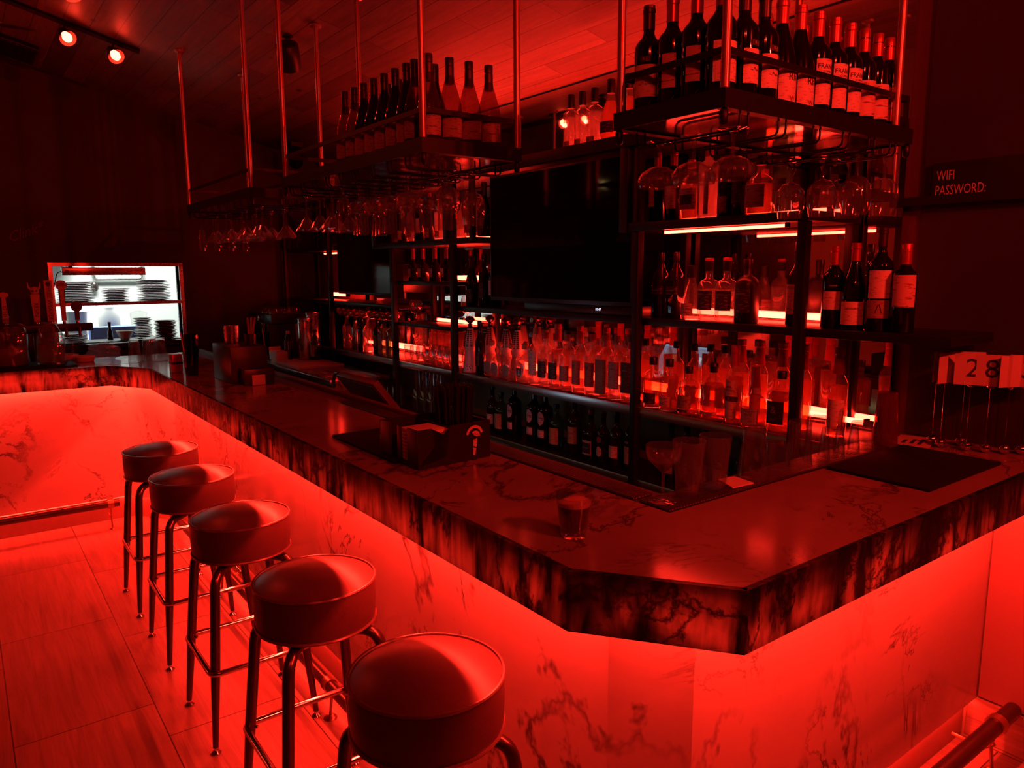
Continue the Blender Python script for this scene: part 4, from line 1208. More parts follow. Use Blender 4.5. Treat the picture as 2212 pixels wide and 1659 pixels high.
# main shelf, bay under the tv
G = 'tequila and vodka bottles under the tv'
for k, x, y, lb in (('bell_ceramic', 2.52, 3.81, 'bell-shaped painted ceramic bottle closest to the tumblers'),
                    ('slim_dark', 2.52, 3.70, 'slim dark bottle between the ceramic bottle and the round-stoppered ones'),
                    ('ball_stop', 2.53, 3.59, 'squat bottle with round stopper, first in the row by the ceramic bottles'),
                    ('ball_stop', 2.51, 3.485, 'squat bottle with round stopper, second in the row by the ceramic bottles'),
                    ('ball_stop', 2.51, 3.375, 'squat bottle with round stopper, third in the row by the ceramic bottles'),
                    ('horseshoe', 2.52, 3.262, 'clear bottle with black horseshoe emblem on its oval label'),
                    ('olive_label', 2.52, 3.160, 'bottle with long cream label directly after the horseshoe bottle'),
                    ('tequila_dark_label', 2.52, 3.078, 'clear bottle with dark label, first of the pair after the cream label'),
                    ('tequila_dark_label', 2.52, 2.990, 'clear bottle with dark label, second of the pair after the cream label'),
                    ('tequila_mid', 2.52, 2.900, 'clear bottle with mid-grey label before the antler bottles'),
                    ('vodka_deer', 2.52, 2.805, 'clear bottle with antler emblem, first of two'),
                    ('vodka_deer', 2.52, 2.708, 'clear bottle with antler emblem, second of two'),
                    ('box_label', 2.52, 2.618, 'boxy bottle wholly covered by a tan label'),
                    ('olive_label', 2.52, 2.535, 'bottle with long cream label, second from the post under the tv'),
                    ('teal_label', 2.52, 2.452, 'bottle with narrow dark green label touching the post under the tv')):
    bottle(k, (x, y, ZM), lb, random.uniform(-.1, .1), G)
for i, (k, y) in enumerate((('bell_ceramic', 3.80), ('bell_ceramic', 3.63), ('bell_ceramic', 3.515))):
    bottle(k, (2.655, y - .01, ZM), f'bell-shaped painted ceramic bottle in the rear row, {ORD[i]} from the tumblers', random.uniform(-.4, .4), 'ceramic bottles')
for i, (k, y) in enumerate((('ball_stop', 3.40), ('tequila_mid', 3.22), ('red_neck', 3.11), ('tall_amber', 3.02), ('red_neck', 2.93), ('lit_clear', 2.83), ('red_neck', 2.73), ('lit_clear', 2.64), ('red_neck', 2.55), ('tall_amber', 2.46))):
    bottle(k, (2.635, y, ZM), f'bottle in the rear row under the tv, {ORD[i]} from the ceramic bottles', random.uniform(-.3, .3), 'rear row under the tv')
# main shelf, far bay
G = 'bottles at the far end of the main shelf'
for k, y, lb in (('lit_clear', 5.66, 'clear bottle beside the steel cylinder at the far shelf end'),
                 ('slim_dark', 5.60, 'slim dark bottle beside the steel flask'),
                 ('steel_flask', 5.50, 'steel flask bottle with a bright vertical gleam'),
                 ('triangle_label', 5.38, 'dark bottle with kite-shaped label next to the steel flask'),
                 ('lit_clear', 5.28, 'clear bottle glowing red in front of the tube'),
                 ('triangle_label', 5.11, 'dark bottle with kite-shaped label, second of two'),
                 ('gin_flat', 5.00, 'flat green gin bottle with tall arched label before the shelf post'),
                 ('lit_clear', 5.19, 'short clear bottle behind the kite-shaped labels'),
                 ('gin_flat', 4.88, 'flat green gin bottle with tall arched label touching the shelf post')):
    bottle(k, (2.54 + (0.09 if 'short' in lb or 'slim' in lb else 0), y, ZM), lb, random.uniform(-.1, .1), G)
for i, y in enumerate((4.55, 4.44, 4.33)):
    bottle('tall_amber', (2.70, y, ZM), f'bottle behind the small tumblers, {ORD[i]} from the far post', 0, 'bottles behind the tumblers')
# cognac shelf
for i, y in enumerate((4.555, 4.42, 4.265, 4.125)):
    o = bottle('cognac', (2.55, y, 1.598), f'slim-necked cognac bottle, {ORD[i]} from the far post', -0.2, 'cognac bottles')
    o.scale = (0.88, 0.88, 0.88)
bottle('champagne', (2.53, 3.80, ZK), 'dark bottle marked with a gleaming cross beside the tv edge', 0, 'dark bottles beside the tv')
bottle('slim_dark', (2.55, 3.70, ZK), 'slim dark bottle between the crossed bottle and the tv', 0, 'dark bottles beside the tv')
bottle('dark_plainfoil', (2.56, 3.60, ZK), 'dark wine bottle nearly hidden by the tv edge', 0, 'dark bottles beside the tv')
# upper shelf beyond the tv
G = 'bottles on the far upper shelf'
for k, y, lb in (('dark_small_label', 4.66, 'dark bottle half hidden by hanging glasses on the far upper shelf'),
                 ('vodka_red_back', 4.54, 'bottle with red back label, first behind the hanging glasses'),
                 ('dark_bordeaux', 4.42, 'dark bottle with oval mark behind the hanging glasses'),
                 ('dark_small_label', 4.29, 'dark bottle with red label beside the taller frosted bottle'),
                 ('frost_tall', 4.16, 'tall frosted vodka bottle with slim neck'),
                 ('frost_tall', 4.055, 'tall frosted vodka bottle half hidden by the cabinet post'),
                 ('frost_birds', 3.925, 'frosted vodka bottle decorated with flying birds'),
                 ('vodka_red_back', 3.815, 'small clear bottle with bright label next to the bird bottle'),
                 ('vodka_red_back', 3.71, 'small clear bottle with bright label, second from the bird bottle'),
                 ('champagne', 3.645, 'foil-topped dark bottle squeezed against the tv')):
    xx = 2.53 if 'squeezed' not in lb else 2.46
    bottle(k, (xx, y if 'squeezed' not in lb else 3.56, ZU - .010), lb, random.uniform(-.1, .1), G)
# on the top beam
G = 'bottles on the top beam'
for k, y, lb in (('clear_black_cap', 2.895, 'clear square-shouldered bottle with vertical print, farthest on the top beam'),
                 ('clear_black_cap', 2.812, 'clear square-shouldered bottle with vertical print, middle one on the top beam'),
                 ('clear_black_cap', 2.725, 'clear square-shouldered bottle with vertical print beside the pear-shaped one'),
                 ('pear_label', 2.615, 'pear-shaped bottle with black label on the top beam'),
                 ('pear_label', 2.50, 'second pear-shaped bottle partly behind the hanging rack rod'),
                 ('ribbed_glow', 2.37, 'frosted ribbed bottle glowing beside the dark wine bottles')):
    bottle(k, (2.53, y, ZB + .004), lb, random.uniform(-.1, .1), G)
# under the main shelf
G = 'bottles under the main shelf'
SZ = 0.705
for k, y, lb in (('white_star', 3.62, 'bottle with red and white label behind the straw bundle'),
                 ('jar_syrup', 3.53, 'squat green bottle with torn pale label under the main shelf'),
                 ('round_label', 3.40, 'vermouth bottle with round pink label, farthest of three'),
                 ('round_label', 3.215, 'vermouth bottle with round pink label, middle of three'),
                 ('round_label', 3.115, 'vermouth bottle with round pink label, closest of three'),
                 ('jar_syrup', 3.02, 'jar-like bottle with slim label under the main shelf'),
                 ('aperitif', 2.87, 'bottle with large golden label under the main shelf'),
                 ('cointreau', 2.745, 'square brown bottle with framed dark label'),
                 ('liqueur_oval', 2.655, 'small bottle with oval cream label and red seal'),
                 ('white_star', 2.56, 'bottle with ragged white label beside the orange aperitif'),
                 ('aperol', 2.455, 'aperitif bottle with large pale capitals next to the post')):
    bottle(k, (2.55, y, SZ), lb, random.uniform(-.1, .1), G)
for i, (k, y) in enumerate((('plain_green', 2.22), ('slim_dark', 2.13), ('plain_green', 2.03), ('jar_syrup', 1.93), ('plain_green', 1.83), ('gin_flat', 1.70), ('gin_flat', 1.59))):
    lb = f'dim green bottle under the main shelf, {ORD[i]} from the post below the tv' if k != 'gin_flat' else ('green gin bottle with arched label low behind the pint glasses', 'second green gin bottle peeking past the upturned pint glass')[i - 5]
    bottle(k, (2.56 if k != 'gin_flat' else 2.50, y, SZ), lb, 0, 'bottles under the bar end shelf')

# ------------------------------------------------------------------ hanging racks with bottles and stemware
RT, RZ = 2.09, 2.008              # top of a rack frame; top of its glass rails
def rack(label, x0, x1, y0, y1, rails, along, rods, lean=0.0):
    t = thing('hanging_rack', label, 'hanging rack', (x0, y0, RT), 0, 'hanging racks over the bar')
    w_, l_ = x1 - x0, y1 - y0
    bm = bmesh.new()
    for a, b, c, d in ((0, w_, 0, .006), (0, w_, l_ - .006, l_), (0, .006, .006, l_ - .006), (w_ - .006, w_, .006, l_ - .006)):
        bx(bm, a, b, c, d, -0.046, 0)
    for a, b, c, d in ((.006, w_ - .006, .006, .03), (.006, w_ - .006, l_ - .03, l_ - .006)):
        bx(bm, a, b, c, d, -0.046, -0.041)
    link('angle_frame', mesh_of(bm, 'angle_frame', False), M_BLACKM, t)
    box('shelf_panel', M_RACKPAN, t, .007, w_ - .007, .007, l_ - .007, -0.040, -0.030)
    # guard rail on short posts
    gz = 0.098
    g = 0.018
    for px, py in ((g, g), (w_ - g, g), (g, l_ - g), (w_ - g, l_ - g)):
        box('guard_post', M_BLACKM, t, px - .006, px + .006, py - .006, py + .006, -0.03, gz)
    bm = bmesh.new()
    for a, b, c, d in ((g - .004, g + .002, g, l_ - g), (w_ - g - .002, w_ - g + .004, g, l_ - g), (g, w_ - g, g - .004, g + .002), (g, w_ - g, l_ - g - .002, l_ - g + .004)):
        bx(bm, a, b, c, d, gz - 0.016, gz)
    link('guard_rail', mesh_of(bm, 'guard_rail', False), M_BLACKM, t)
    for px, py in ((.012, .012), (w_ - .012, .012), (.012, l_ - .012), (w_ - .012, l_ - .012)):
        lathe_obj('corner_bolt', M_BLACKM, t, [(0.004, -0.085), (0.010, -0.080), (0.011, -0.052), (0.006, -0.046)], 12, (px, py, 0))
    for px, py in rods:
        h = cz(x0 + px) - RT - 0.002
        bm = bmesh.new()
        tube(bm, [(px, py, -0.002), (px, py, h)], 0.0115, 12)
        link('suspension_rod', mesh_of(bm, 'suspension_rod'), M_ROD, t)
        lathe_obj('ceiling_flange', M_ROD, t, [(0.012, h - 0.02), (0.03, h - 0.012), (0.03, h)], 14, (px, py, 0))
    dz = RZ - RT - 0.003
    for u in rails:
        for s in (-0.0165, 0.0165):
            if along == 'x':
                pts = rounded([(0.015, u - y0 + s, -0.041), (0.015, u - y0 + s, dz), (w_ - .015, u - y0 + s, dz), (w_ - .015, u - y0 + s, -0.041)], 0.02, 3)
            else:
                pts = rounded([(u - x0 + s, 0.015, -0.041), (u - x0 + s, 0.015, dz), (u - x0 + s, l_ - .015, dz), (u - x0 + s, l_ - .015, -0.041)], 0.02, 3)
            tubes('glass_rail', M_BLACKM, t, [pts], 0.003, 6)
    return t
R1R = [5.07, 4.93, 4.79, 4.65, 4.51, 4.37, 4.23, 4.09, 3.97]
R2R = [3.36, 3.225, 3.09, 2.955, 2.82, 2.685, 2.55, 2.415, 2.28]
R3R = [1.60, 1.76, 1.92, 2.07, 2.21, 2.335]
rack('black steel hanging rack farthest down the bar, carrying no bottles', 1.25, 1.655, 3.90, 5.17, R1R, 'x', ((.012, .012), (.393, .012), (.012, 1.25), (.393, 1.25)))
rack('black steel hanging rack in the middle, carrying rosé and dark wine bottles', 1.25, 1.655, 2.157, 3.44, R2R, 'x', ((.012, .012), (.393, .012), (.012, 1.26), (.393, 1.26)))
rack('black steel hanging rack closest to the camera, full of red wine bottles', 1.505, 2.425, 1.170, 1.545, R3R, 'y', ((.012, .012), (.83, .012), (.012, .36), (.83, .36)))
RB = RT - 0.030
G = 'red wine bottles on the closest hanging rack'
front3 = [('dark_kendall', 1.655), ('dark_kendall', 1.738), ('burgundy_red', 1.815), ('burgundy_red', 1.900), ('dark_francis', 1.986), ('dark_francis', 2.070), ('dark_francis', 2.150), ('wine_plain', 2.230), ('wine_plain', 2.307), ('wine_plain', 2.375)]
kind('wine_plain', bord(), M_DARKG, (screw(0.236, 0.302), M_FOILR), [(0.0375, 0.050, 0.150, 1.1, M_PAPERR)])
desc = {'dark_kendall': 'red wine bottle with small neck label and wide pale label', 'burgundy_red': 'sloping red wine bottle with low script label', 'dark_francis': 'red wine bottle with tall capital-lettered label', 'wine_plain': 'screw-capped red wine bottle with plain label'}
for i, (k, x) in enumerate(front3):
    bottle(k, (x, 1.236, RB), f'{desc[k]}, {ORD[i]} on the closest rack', PI / 2 + random.uniform(-.06, .06), G, 'wine_bottle')
for i, (k, y) in enumerate((('dark_bordeaux', 1.230), ('dark_plainfoil', 1.315), ('dark_plainfoil', 1.395), ('dark_kendall', 1.478))):
    bottle(k, (1.568, y + (0.008 if i == 0 else 0), RB), f'red wine bottle on the short side of the closest rack, {ORD[i]} from its corner rod', 0.5 if i else 1.2, G, 'wine_bottle')
for i, x in enumerate((1.70, 1.79, 1.88, 1.97, 2.06, 2.15, 2.24, 2.33)):
    bottle('dark_plainfoil', (x, 1.335 if i % 2 else 1.33, RB), f'red wine bottle in the second row of the closest rack, {ORD[i]} from the corner rod', PI / 2, G, 'wine_bottle')
G = 'wine bottles on the middle hanging rack'
for i, (k, y) in enumerate((('rose_puget', 2.868), ('rose_puget', 2.782), ('noir_dark', 2.699), ('noir_dark', 2.615), ('noir_dark', 2.532), ('noir_dark', 2.448), ('noir_dark', 2.365), ('rose_puget', 2.308))):
    lb = ('pale rosé bottle' if k == 'rose_puget' else 'dark wine bottle') + f' on the bar side of the middle rack, {ORD[i]} from the far end'
    bottle(k, (1.316, y, RB), lb, random.uniform(-.1, .1), G, 'wine_bottle')
for i, x in enumerate((1.32, 1.400, 1.478, 1.560)):
    bottle('rose_puget', (x, 2.222, RB) if i else (1.318, 2.222, RB), f'pale rosé bottle on the middle rack short side, {ORD[i]} from the rod', PI / 2 * .8 + random.uniform(-.1, .1), G, 'wine_bottle')
for i, y in enumerate((2.32, 2.405, 2.49, 2.575, 2.66)):
    bottle('noir_dark', (1.400, y, RB), f'dark wine bottle in the second row of the middle rack, {ORD[i]} from the near end', 0, G, 'wine_bottle')

# stemware, modelled upright
def wall2(prof, th=0.0016):
    """open bowl: outer wall up, rim, inner wall back down"""
    return prof + [(max(0.0008, r - th), z) for r, z in prof[::-1] if z > prof[0][1]]
GK = {}
def stem_kind(name, foot_r, stem_top, stem_r, bowl):
    GK[name] = (foot_r, stem_top, stem_r, bowl, {})
stem_kind('martini_glass', 0.036, 0.098, 0.0042, [(0.005, 0.098), (0.012, 0.106), (0.030, 0.130), (0.047, 0.152), (0.057, 0.166)])
stem_kind('coupe_glass', 0.038, 0.066, 0.0048, [(0.006, 0.066), (0.026, 0.070), (0.046, 0.082), (0.057, 0.099), (0.059, 0.112), (0.056, 0.124)])
stem_kind('champagne_flute', 0.032, 0.072, 0.0038, [(0.005, 0.072), (0.014, 0.085), (0.024, 0.115), (0.027, 0.15), (0.025, 0.185), (0.0225, 0.212)])
stem_kind('wine_glass', 0.036, 0.070, 0.0042, [(0.006, 0.070), (0.026, 0.078), (0.041, 0.098), (0.0455, 0.125), (0.042, 0.155), (0.036, 0.186)])
stem_kind('footed_pilsner', 0.034, 0.035, 0.006, [(0.007, 0.035), (0.020, 0.050), (0.027, 0.075), (0.031, 0.12), (0.033, 0.190)])
stem_kind('balloon_glass', 0.036, 0.055, 0.0045, [(0.006, 0.055), (0.028, 0.062), (0.046, 0.085), (0.049, 0.11), (0.042, 0.135), (0.034, 0.15)])
def stem_meshes(k):
    fr_, st, sr, bowl, cache = GK[k]
    if not cache:
        bm = bmesh.new()
        loft(bm, [(fr_ * .98, 0), (fr_, 0.0012), (fr_ * .6, 0.0045), (0.010, 0.0075)], 24)
        cache['foot'] = mesh_of(bm, 'foot', angle=1.2)
        bm = bmesh.new()
        loft(bm, [(0.010, 0.0075), (sr * 1.2, 0.016), (sr, 0.03 if st > .05 else st * .7), (sr, st * .8), (bowl[0][0], st)], 12, cap0=False, cap1=False)
        cache['stem'] = mesh_of(bm, 'stem')
        bm = bmesh.new()
        loft(bm, wall2(bowl), 28, cap0=False, cap1=False)
        rim_r, rim_z = bowl[-1]
        cache['bowl'] = mesh_of(bm, 'bowl', angle=1.2)
        for me in cache.values():
            me.materials.append(M_GLASS)
    return cache
def stemware(k, loc, label, group, hang=True, rz=0.0):
    t = thing(k, label, 'glass', loc, rz, group)
    if hang:
        t.rotation_euler = (PI, 0, rz)
    for nm, me in stem_meshes(k).items():
        link(nm, me, None, t)
    return t
HZ = RZ + 0.0036
SHORT = {'martini_glass': 'martini glass', 'coupe_glass': 'coupe glass', 'champagne_flute': 'flute glass', 'wine_glass': 'wine glass', 'footed_pilsner': 'tall footed beer glass', 'balloon_glass': 'balloon glass'}
def hang_row(k, xs, y, ri, rackname, group, swap=False):
    for i, x in enumerate(xs):
        loc = (y, x, HZ) if swap else (x, y, HZ)
        stemware(k, loc, f'{SHORT[k]} upside down on the {rackname} rack, {ORD[ri]} rail, {ORD[i]} along it', group)
G = 'glasses hanging from the far rack'
hang_row('champagne_flute', (1.305, 1.395, 1.485, 1.575), 5.07, 0, 'far', G)
for ri, xs in ((1, (1.34, 1.49)), (2, (1.33, 1.47)), (3, (1.34, 1.50)), (4, (1.33, 1.47)), (5, (1.35, 1.51)), (6, (1.33, 1.47)), (7, (1.34, 1.49)), (8, (1.33, 1.46))):
    hang_row('martini_glass', xs, R1R[ri], ri, 'far', G)
G = 'glasses hanging from the middle rack'
for ri, k, xs in ((0, 'martini_glass', (1.33, 1.46)), (1, 'martini_glass', (1.34, 1.48)), (2, 'martini_glass', (1.34,)), (2, 'footed_pilsner', (1.47, 1.56)),
                  (3, 'footed_pilsner', (1.33, 1.42, 1.51)), (4, 'coupe_glass', (1.34,)), (4, 'footed_pilsner', (1.47, 1.56)),
                  (5, 'coupe_glass', (1.345,)), (5, 'footed_pilsner', (1.48, 1.57)), (6, 'coupe_glass', (1.335, 1.47)), (6, 'footed_pilsner', (1.58,)),
                  (7, 'coupe_glass', (1.34, 1.475)), (7, 'footed_pilsner', (1.57,)), (8, 'balloon_glass', (1.42,)), (8, 'wine_glass', (1.53,))):
    hang_row(k, xs, R2R[ri], ri, 'middle', G)
G = 'glasses hanging from the closest rack'
hang_row('coupe_glass', (1.215, 1.338, 1.460), 1.60, 0, 'closest', G, True)
hang_row('wine_glass', (1.225, 1.335, 1.445), 2.21, 4, 'closest', G, True)
hang_row('wine_glass', (1.205, 1.32), 2.335, 5, 'closest', G, True)
# small tumblers on the lit shelf
tm = {}
def tumbler_mesh(key, prof, th=0.002, base=0.008):
    if key not in tm:
        bm = bmesh.new()
        inner_ = [(r - th, max(z, base)) for r, z in prof if z >= 0][::-1]
        loft(bm, prof + inner_, 20, cap0=True, cap1=True)
        tm[key] = mesh_of(bm, 'tumbler', angle=0.9)
    return tm[key]
def open_glass(name, key, prof, loc, label, group=None, up=True, mat=None, cat='glass', rz=0.0, h=None):
    o = link(name, tumbler_mesh(key, prof), mat or M_GLASS, None, loc)
    if not up:
        o.rotation_euler = (PI, 0, rz)
        o.location = (loc[0], loc[1], loc[2] + prof[-1][1])
    tag(o, label, cat, group)
    return o
SMALL = [(0.024, 0), (0.026, 0.003), (0.034, 0.045), (0.035, 0.075), (0.031, 0.115)]
for r_ in range(3):
    for i in range(8):
        y = 4.555 - i * 0.083 - (r_ % 2) * 0.035
        if abs(y - 3.86) < 0.04:
            continue
        open_glass('stemless_glass', 'small', SMALL, (2.50 + r_ * 0.078, y, ZM + .0008), f'small clear tumbler on the lit shelf, {ORD[r_]} row, {ORD[i]} from the far post', 'tumblers on the lit shelf')
# snifter on the low shelf, and upturned beer glasses beneath the main shelf
stemware('balloon_glass', (2.55, 4.53, 1.3188), 'short snifter glass on the low shelf beneath the cognac bottles', 'glasses on the low shelf', False)
stemware('wine_glass', (2.66, 4.05, 1.3188), 'wine glass at the other end of the low shelf near the glowing tube', 'glasses on the low shelf', False)
PINT = [(0.030, 0), (0.031, 0.002), (0.036, 0.07), (0.0435, 0.150)]
for i in range(6):
    open_glass('beer_glass', 'pint', PINT, (2.53, 4.52 - i * 0.098, SZ + .0008), f'upturned beer glass under the tumblers, lower tier, {ORD[i]} from the far post', 'upturned beer glasses', False)
for i in range(4):
    open_glass('beer_glass', 'pint', PINT, (2.53, 4.47 - i * 0.098, SZ + .1525), f'upturned beer glass under the tumblers, upper tier, {ORD[i]} from the far post', 'upturned beer glasses', False)
for i in range(3):
    open_glass('beer_glass', 'pint', PINT, (2.53, 4.76 + i * 0.1, SZ + .0008), f'upturned beer glass beyond the far post, {ORD[i]} from the post', 'upturned beer glasses', False)
box('speed_shelf', M_BLACKM, bb, BX, BD, 4.62, 5.1, 0.690, 0.705)
# copper mugs hung in a row
for i, y in enumerate((5.66, 5.56, 5.46, 5.36, 5.25, 5.10, 5.00, 4.90, 4.80)):
    m = thing('copper_mug', f'copper mug hanging by its handle below the far shelf, {ORD[i]} from the corner', 'mug', (2.50, y, 1.357), 0, 'hanging copper mugs')
    m.rotation_euler = (0.15, 1.25, 0.25 * ((i * 7) % 5 - 2) * .3)
    lathe_obj('cup', M_COPPER, m, wall2([(0.030, 0.0), (0.040, 0.02), (0.043, 0.05), (0.041, 0.085)], 0.0015), 20, (0, 0, -0.04), cap0=True, cap1=False)
    tubes('handle', M_COPPER, m, [rounded([(-0.041, 0, 0.03), (-0.072, 0, 0.03), (-0.072, 0, -0.025), (-0.040, 0, -0.025)], 0.018, 3)], 0.0035, 6)

# ------------------------------------------------------------------ on the bar top
TOP = ZT + 0.0008
def mat_(name, label, x0, x1, y0, y1, z, h, mat, bev=0.003):
    o = box(name, mat, None, x0, x1, y0, y1, z, z + h, bev)
    return tag(o, label, 'mat')
mat_('serving_mat', 'black rubber mat under the napkin caddy', 1.062, 1.300, 2.050, 2.535, TOP, 0.009, M_RUBBER)
mat_('serving_mat', 'large black rubber mat on the bar end by the number stands', 2.075, 2.548, 0.885, 1.187, TOP, 0.010, M_RUBBER)
RAILZ = ZT - 0.004 + 0.0008
mat_('drip_mat', 'long studded bar mat on the inner edge beyond the cocktail', 1.390, 1.466, 1.33, 3.2, RAILZ, 0.009, M_BARMAT)
mat_('drip_mat', 'studded bar mat under the row of upturned glasses', 1.390, 2.50, 1.205, 1.310, RAILZ, 0.009, M_BARMAT)
MZ = RAILZ + 0.0098
# cocktail
ck = thing('cocktail', 'dark foamy cocktail with a leaf in a rocks glass on the counter', 'drink', (1.085, 1.222, TOP))
ROCKS = [(0.028, 0), (0.0305, 0.003), (0.0315, 0.018), (0.0425, 0.095)]
o = link('rocks_glass', tumbler_mesh('rocks', ROCKS, 0.0022, 0.018), M_GLASS, ck)
lathe_obj('drink', M_DRINK, ck, [(0.027, 0.020), (0.0295, 0.022), (0.0372, 0.073), (0.0372, 0.0735)], 24)
lathe_obj('foam', M_FOAM, ck, [(0.0374, 0.0738), (0.0388, 0.083), (0.037, 0.0845), (0.02, 0.085), (0.0005, 0.0848)], 24, cap1=False)
bm = bmesh.new()
for (cx_, cy_, sx, sy, r0, zz) in ((-0.018, 0.020, 0.022, 0.012, 0.5, 0.094), (0.0, 0.016, 0.016, 0.009, -0.5, 0.0925)):
    vs = []
    n = 12
    for k in range(n):
        a = 2 * PI * k / n
        x_, y_ = sx * math.cos(a), sy * math.sin(a) * (1 - 0.3 * math.cos(a))
        vs.append((cx_ + x_ * math.cos(r0) - y_ * math.sin(r0), cy_ + x_ * math.sin(r0) + y_ * math.cos(r0), zz + 0.006 * math.cos(a * 1) * (0.6) + 0.004 * math.sin(a) ** 2))
    lo = [bm.verts.new(v) for v in vs]
    hi = [bm.verts.new((v[0], v[1], v[2] + 0.0012)) for v in vs]
    c0 = bm.verts.new((cx_, cy_, zz - 0.002))
    c1 = bm.verts.new((cx_, cy_, zz + 0.001))
    for k in range(n):
        q = (k + 1) % n
        bm.faces.new((lo[k], lo[q], hi[q], hi[k]))
        bm.faces.new((c1, hi[k], hi[q]))
        bm.faces.new((c0, lo[q], lo[k]))
link('leaf_garnish', mesh_of(bm, 'leaf_garnish'), M_LEAF, ck)
# glasses on the mat at the corner
stem_kind('cocktail_coupe', 0.036, 0.078, 0.0042, [(0.005, 0.078), (0.014, 0.086), (0.026, 0.098), (0.040, 0.112), (0.0465, 0.130), (0.0475, 0.150)])
stemware('cocktail_coupe', (1.428, 1.262, MZ), 'stemmed coupe glass standing at the inner corner of the bar', None, False)
MIX = [(0.030, 0), (0.032, 0.003), (0.035, 0.05), (0.040, 0.10), (0.0445, 0.150)]
open_glass('pint_glass', 'mix', MIX, (1.520, 1.257, MZ), 'upright pint glass right next to the coupe glass', 'upright pint glasses')
open_glass('pint_glass', 'mix', MIX, (1.628, 1.255, MZ), 'upright pint glass, second from the coupe glass', 'upright pint glasses')
RK = [(0.031, 0), (0.033, 0.004), (0.036, 0.030), (0.042, 0.090)]
REED = [(0.031, 0), (0.0325, 0.003), (0.034, 0.012), (0.0335, 0.06), (0.037, 0.100), (0.041, 0.140)]
open_glass('pint_glass', 'mix', MIX, (1.806, 1.258, MZ), 'large upturned pint glass beside the upturned rocks glass', 'upturned glasses on the mat', False)
open_glass('rocks_glass', 'rk', RK, (1.918, 1.255, MZ), 'upturned rocks glass, lowest of the pair beside the large pint glass', 'upturned glasses on the mat', False)
def reeded(loc, label):
    bm = bmesh.new()
    seg = 36
    rings = []
    for r, z in REED + [(r - .0022, max(z, .008)) for r, z in REED[::-1]]:
        rings.append([bm.verts.new(((r + (0.0010 if k % 2 else -0.0006)) * math.cos(2 * PI * k / seg), (r + (0.0010 if k % 2 else -0.0006)) * math.sin(2 * PI * k / seg), z)) for k in range(seg)])
    for a, b in zip(rings, rings[1:]):
        for k in range(seg):
            bm.faces.new((a[k], a[(k + 1) % seg], b[(k + 1) % seg], b[k]))
    bm.faces.new(rings[0][::-1])
    bm.faces.new(rings[-1])
    o = link('highball_glass', mesh_of(bm, 'highball', angle=0.3), M_GLASS, None, (loc[0], loc[1], loc[2] + 0.140), (PI, 0, 0))
    tag(o, label, 'glass', 'upturned glasses on the mat')
reeded((2.035, 1.257, MZ), 'tall ribbed highball glass upside down beside the upturned rocks glass')
reeded((2.136, 1.258, MZ), 'tall ribbed highball glass upside down, second of the ribbed pair')
for i, x in enumerate((2.222, 2.312, 2.402)):
    open_glass('rocks_glass', 'rk', RK, (x, 1.257, MZ), f'small upturned rocks glass between ribbed glasses and red tumbler, {ORD[i]} in line', 'upturned glasses on the mat', False)
TALLR = [(0.029, 0), (0.031, 0.003), (0.036, 0.09), (0.042, 0.185)]
open_glass('plastic_tumbler', 'tallr', TALLR, (2.56, 1.255, ZT - .0032), 'tall red plastic tumbler upside down at the wall end', None, False, M_TUMBR, 'tumbler')
# folded napkin on the mat
bm = bmesh.new()
prism(bm, [(1.665, 1.222), (1.75, 1.214), (1.762, 1.288), (1.70, 1.296)], 0, 0.004)
o = link('paper_napkin', mesh_of(bm, 'paper_napkin', False), M_NAPKIN, None, (0, 0, MZ))
tag(o, 'folded paper napkin on the studded mat by the large pint glass', 'napkin')
# napkin caddy
cd = thing('napkin_caddy', 'black napkin and straw caddy on the counter with a round emblem', 'caddy', (1.085, 1.935, TOP + 0.0001), 0.04)
CW, CDP, CH = 0.275, 0.235, 0.122
box('base', M_BLACKS, cd, 0, CW, 0, CDP, 0, 0.006)
bm = bmesh.new()
prof = [(0, 0.006), (CW, 0.006), (CW, CH), (0.118, CH), (0.112, CH - .012), (0.104, 0.026), (0.062, 0.026), (0.056, CH - .012), (0.050, CH), (0, CH)]
lo = [bm.verts.new((x, 0, z)) for x, z in prof]
hi = [bm.verts.new((x, 0.005, z)) for x, z in prof]
for k in range(len(prof)):
    q = (k + 1) % len(prof)
    bm.faces.new((lo[k], lo[q], hi[q], hi[k]))
bm.faces.new(lo[::-1])
bm.faces.new(hi)
bmesh.ops.triangulate(bm, faces=[f for f in bm.faces if len(f.verts) > 4])
bmesh.ops.recalc_face_normals(bm, faces=bm.faces)
link('front_plate', mesh_of(bm, 'front_plate', False), M_BLACKS, cd)
box('back_plate', M_BLACKS, cd, 0, CW, CDP - .005, CDP, 0.006, CH)
for y0_, y1_ in ((0.0055, 0.065), (0.10, 0.125), (0.165, CDP - .0055)):
    box('side_plate', M_BLACKS, cd, 0, 0.005, y0_, y1_, 0.006, CH, 0.001)
box('side_plate', M_BLACKS, cd, CW - .005, CW, 0.0055, CDP - .0055, 0.006, CH)
box('divider', M_BLACKS, cd, 0.135, 0.139, 0.0055, CDP - .0055, 0.006, CH - .01)
bm = bmesh.new()
def arc_band(bm, cx_, cz_, r0, r1, a0, a1, y, n=14):
    rr = []
    for k in range(n + 1):
        a = a0 + (a1 - a0) * k / n
        rr.append((bm.verts.new((cx_ + r0 * math.cos(a), y, cz_ + r0 * math.sin(a))), bm.verts.new((cx_ + r1 * math.cos(a), y, cz_ + r1 * math.sin(a)))))
    for (a_, b_), (c_, d_) in zip(rr, rr[1:]):
        bm.faces.new((a_, b_, d_, c_))
arc_band(bm, 0.212, 0.078, 0.025, 0.034, 0.25, PI - 0.2, -0.0012)
arc_band(bm, 0.214, 0.074, 0.004, 0.020, 0.1, PI - 0.9, -0.0012)
